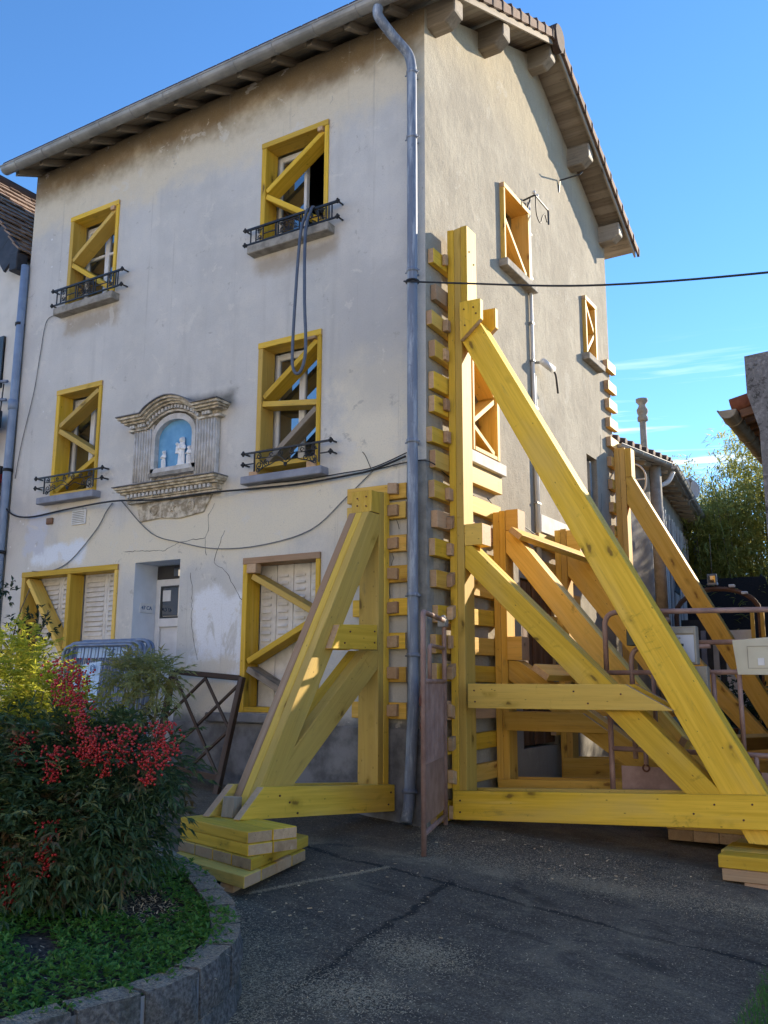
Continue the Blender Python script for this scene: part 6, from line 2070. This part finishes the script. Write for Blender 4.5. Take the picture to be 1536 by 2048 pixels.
for _ in range(110):
    u = random.random()
    if u < 0.5:
        p = Vector((random.uniform(0.3, 2.6), random.uniform(-0.9, 0.1), 0))
    else:
        p = Vector((random.gauss(0.5, 0.5), random.gauss(-2.2, 0.6), 0))
    z = gz(p.x, p.y)+0.012*mnoise.noise(Vector((p.x*0.7, p.y*0.7, 3)))+0.006*mnoise.noise(Vector((p.x*2.3, p.y*2.3, 8)))+0.003
    a = random.uniform(0, 6.28)
    d = Vector((math.cos(a), math.sin(a), 0))
    n = Vector((-d.y, d.x, 0))
    L, w = random.uniform(0.010, 0.035), random.uniform(0.002, 0.006)
    P0 = Vector((p.x, p.y, z))
    m.prism([P0, P0+d*L, P0+d*L*0.9+n*w, P0+d*L*0.1+n*w], (0, 0, random.uniform(0.002, 0.007)))
o = m.build('wood_shavings', 'sawdust', None)
tag(o, 'pale wood shavings scattered over the ground and bed', 'wood shavings', None, 'stuff')

# ---- heavenly bamboo shrub with red berries
nd_ = thing('berry_shrub', (0.05, -3.95, 0.1), 'large dark green shrub hung with red berry clusters in the raised bed', 'shrub')
blobs = [((-0.08, -3.85, 0.62), (0.54, 0.48, 0.46)), ((-0.45, -3.95, 0.62), (0.55, 0.45, 0.45)), ((0.32, -3.80, 0.84), (0.28, 0.25, 0.20)), ((-0.20, -4.12, 0.45), (0.50, 0.28, 0.30)), ((-0.05, -4.22, 0.40), (0.34, 0.16, 0.24)), ((-0.40, -4.25, 0.72), (0.40, 0.2, 0.30)), ((-0.55, -4.2, 0.42), (0.40, 0.3, 0.32)), ((0.16, -3.98, 0.5), (0.26, 0.22, 0.28))]
m = MB()
for _ in range(3300):
    p, d = in_blobs(blobs, 0.45)
    if p.z < 0.22:
        continue
    dd = d*0.8+rv(0.35)+Vector((0, 0, 0.15))
    frond(m, p, dd, random.uniform(0.10, 0.19), random.uniform(0.050, 0.085), random.uniform(0.014, 0.027), 3, random.uniform(0.2, 0.9))
m.build('foliage', 'nandina_leaf', nd_)
m = MB()
for _ in range(230):
    p, d = in_blobs(blobs, 0.85)
    if p.z < 0.35:
        continue
    frond(m, p, d*0.8+rv(0.3)+Vector((0, 0, 0.4)), random.uniform(0.10, 0.2), random.uniform(0.045, 0.07), random.uniform(0.011, 0.018), 3, 0.4)
m.build('young_foliage', 'pale_leaf', nd_)
m = MB()
for k in range(26):
    b = Vector((0.10+random.uniform(-0.34, 0.20), -3.98+random.uniform(-0.16, 0.14), 0.06))
    t = b+Vector((random.uniform(-0.20, 0.10), random.uniform(0.0, 0.22), random.uniform(0.4, 0.65)))
    MB.tube(m, [b, b.lerp(t, 0.5)+rv(0.02), t], [0.014*random.uniform(0.6, 1.1), 0.010, 0.006], 6)
m.build('stems', 'stem_brown', nd_, smooth=True)
bc = [(-0.07, -4.0, 1.33, 1.5), (0.14, -4.05, 1.11, 1.0), (0.25, -4.1, 0.98, 1.2), (0.48, -4.05, 0.99, 1.2), (0.70, -3.98, 1.01, 1.3), (0.14, -4.2, 0.88, 1.1), (0.40, -4.1, 0.90, 1.0), (-0.13, -4.2, 0.94, 1.1), (0.62, -4.0, 0.90, 1.2), (-0.30, -4.28, 0.47, 1.1), (-0.16, -4.28, 0.55, 0.9), (0.19, -4.25, 0.52, 0.9), (0.02, -4.32, 0.27, 1.1), (0.04, -4.0, 1.27, 1.1), (-0.45, -4.25, 0.92, 0.8), (0.22, -4.28, 0.40, 0.8), (0.34, -4.12, 0.97, 1.0), (-0.03, -4.25, 0.34, 0.9)]
def ico(c, r, m, mi=0):
    m.ball(tuple(c), r, 6, 4, (1, 1, 1), mi)
for x, y, z, sc in bc:
    m = MB()
    for _ in range(int(105*sc)):
        t = random.random()
        w = 0.062*sc*(1-0.6*t)
        d = Vector((random.gauss(0, w*0.6), random.gauss(0, w*0.6), -0.17*sc*t+0.06))
        ico(Vector((x, y, z))+d, random.uniform(0.0055, 0.008), m)
    m.build('berry_cluster', 'berry_red', nd_, smooth=True)['kind'] = 'stuff'

def shrub(name, label, cat, blobs, n, mat, L, w, stems=(), kind='frond', shell=0.3, nl=3):
    t = thing(name, (blobs[0][0][0], blobs[0][0][1], 0.2), label, cat)
    m = MB()
    for _ in range(n):
        p, d = in_blobs(blobs, shell)
        dd = d*0.7+rv(0.4)+Vector((0, 0, 0.25))
        if kind == 'frond':
            frond(m, p, dd, random.uniform(0.08, 0.15), L*random.uniform(0.8, 1.2), w, nl, 0.5)
        else:
            for _ in range(3):
                leaflet(m, p, dd+rv(0.5), L*random.uniform(0.7, 1.2), w)
    m.build('foliage', mat, t)
    m = MB()
    for st in stems:
        m.tube(smooth_path(st, 4), [0.012*(1-0.7*i/(len(smooth_path(st, 4))-1)) for i in range(len(smooth_path(st, 4)))], 6)
    if stems:
        m.build('stems', 'stem_brown', t, smooth=True)
    return t
shrub('golden_shrub', 'bright yellow-green sunlit shrub at the left edge behind the berries', 'shrub',
      [((-0.85, -3.75, 1.18), (0.36, 0.30, 0.40)), ((-0.55, -3.75, 1.14), (0.28, 0.25, 0.20)), ((-0.95, -3.8, 0.8), (0.3, 0.3, 0.3)), ((-0.25, -3.72, 1.12), (0.28, 0.2, 0.10))], 1500, 'golden_leaf', 0.042, 0.017,
      [[(-0.7, -3.9, 0.1), (-0.75, -3.85, 0.6), (-0.85, -3.75, 1.3)], [(-0.7, -3.9, 0.1), (-0.6, -3.8, 0.7), (-0.55, -3.75, 1.2)]])
shrub('pale_shrub', 'feathery pale green spray standing in front of the crowd barriers', 'shrub',
      [((0.14, -3.76, 1.31), (0.11, 0.10, 0.05)), ((0.27, -3.74, 1.33), (0.11, 0.10, 0.05)), ((0.40, -3.74, 1.30), (0.09, 0.09, 0.04)), ((0.38, -3.74, 1.18), (0.09, 0.08, 0.03)), ((0.70, -3.74, 1.0), (0.06, 0.05, 0.02))], 190, 'pale_leaf', 0.048, 0.013,
      [[(0.15, -3.9, 0.1), (0.22, -3.82, 0.8), (0.25, -3.75, 1.30)], [(0.2, -3.9, 0.1), (0.36, -3.78, 0.75), (0.39, -3.74, 1.28)]], 'frond', 0.1, 4)
tw = [[(-1.75, -3.1, 0.3), (-1.8, -3.05, 1.0), (-1.9, -3.0, 1.6), (-1.75, -3.0, 1.95)], [(-1.8, -3.05, 1.0), (-1.65, -3.0, 1.5), (-1.52, -3.0, 1.78)], [(-1.85, -3.05, 1.2), (-2.1, -3.0, 1.7), (-2.15, -3.0, 2.05)]]
shrub('dark_sapling', 'dark glossy-leaved sapling at the left edge in front of the wide brace', 'shrub',
      [((-1.58, -3.0, 1.70), (0.14, 0.14, 0.16)), ((-1.80, -3.0, 1.62), (0.20, 0.16, 0.20)), ((-2.05, -3.0, 1.95), (0.16, 0.14, 0.10)), ((-1.95, -3.0, 1.45), (0.25, 0.2, 0.15)), ((-1.6, -3.05, 1.3), (0.2, 0.2, 0.2))], 230, 'dark_leaf', 0.055, 0.022, tw, 'leaf', 0.2)
# ---- weeds at the right edge
m = MB()
for _ in range(2600):
    p = Vector((3.22+random.gauss(0, 0.13), random.uniform(-2.9, -1.55), 0))
    if p.x < 3.06+0.05*random.random():
        continue
    z = gz(p.x, p.y)
    d = Vector((random.gauss(0, .4), random.gauss(0, .4), 1))
    leaflet(m, Vector((p.x, p.y, z)), d, random.uniform(0.02, 0.06), 0.006)
o = m.build('weeds', 'cover_leaf', None)
tag(o, 'strip of green weeds at the right edge of the asphalt', 'weeds', None, 'stuff')

# ---- bamboo behind the yard
labs = ['bamboo clump nearest the extension gutter', 'bamboo clump in the middle behind the black screen', 'tall bamboo clump behind the black screen below the right-hand gutter', 'bamboo clump mostly hidden by the right-hand building']
for i, (x, y, h, rx) in enumerate(((-0.95, 14.6, 5.2, 0.9), (0.10, 14.0, 5.9, 0.9), (1.15, 14.3, 6.6, 1.0), (2.6, 14.8, 6.8, 1.2))):
    t = thing('bamboo_clump', (x, y, 0.3), labs[i], 'bamboo', 'bamboo behind the yard')
    m = MB()
    tips = []
    for k in range(16):
        b = Vector((x+random.gauss(0, rx*0.3), y+random.gauss(0, 0.4), 0.3))
        e = b+Vector((random.gauss(0, rx*0.45), random.gauss(0, 0.5), h*random.uniform(0.75, 1.05)))
        mid = b.lerp(e, 0.5)+Vector((0, 0, 0.25))
        m.tube([b, mid, e], [0.02, 0.014, 0.004], 5)
        tips.append((b, mid, e))
    m.build('culms', 'stem_brown', t, smooth=True)
    m = MB()
    for _ in range(3600):
        b, mid, e = random.choice(tips)
        u = random.uniform(0.3, 1.0)
        p = (1-u)**2*b+2*u*(1-u)*mid+u*u*e+Vector((random.gauss(0, 0.32), random.gauss(0, 0.32), random.gauss(0, 0.18)))
        d = Vector((random.gauss(0, 1), random.gauss(0, 1), random.gauss(-0.35, 0.5)))
        for _ in range(5):
            leaflet(m, p+rv(0.06), d+rv(0.5), random.uniform(0.13, 0.24), 0.034)
    m.build('crown', 'bamboo_leaf', t)

# ================================================================ unseen street side behind the camera, added to bounce warm light onto the facade
m = MB()
m2 = MB()
m3 = MB()
x = -26.0
for i, (w, h) in enumerate(((11, 8.5), (9, 7.2), (12, 9.0), (10, 7.8), (11, 8.6))):
    m.box(x, x+w-0.02, -30, -20+0.15*(i % 2), -1.2, h)
    yf = -20+0.15*(i % 2)
    m3.prism([(x-0.2, yf+0.5, h), (x-0.2, -25, h+3.2), (x-0.2, -30.5, h)], (w+0.3, 0, 0))
    for fl in range(int(h/2.8)):
        for k in range(int(w/2.6)):
            a = x+0.9+2.6*k
            m2.box(a, a+1.1, yf+0.002, yf+0.03, 0.6+2.8*fl, 2.2+2.8*fl)
    x += w
row = m.build('street_bounce_row', 'street_render' if 'street_render' in MAT else 'neighbour_render')
row['kind'] = 'structure'
m2.build('street_windows', 'dark_panel', row)
m3.build('street_roofs', 'tile_red', row)
pv = MB().box(-40, 40, -19.9, -14, gz(0, -9)-0.3, gz(-9, -9)+0.10).build('far_pavement', 'pvc_white')
pv['kind'] = 'structure'
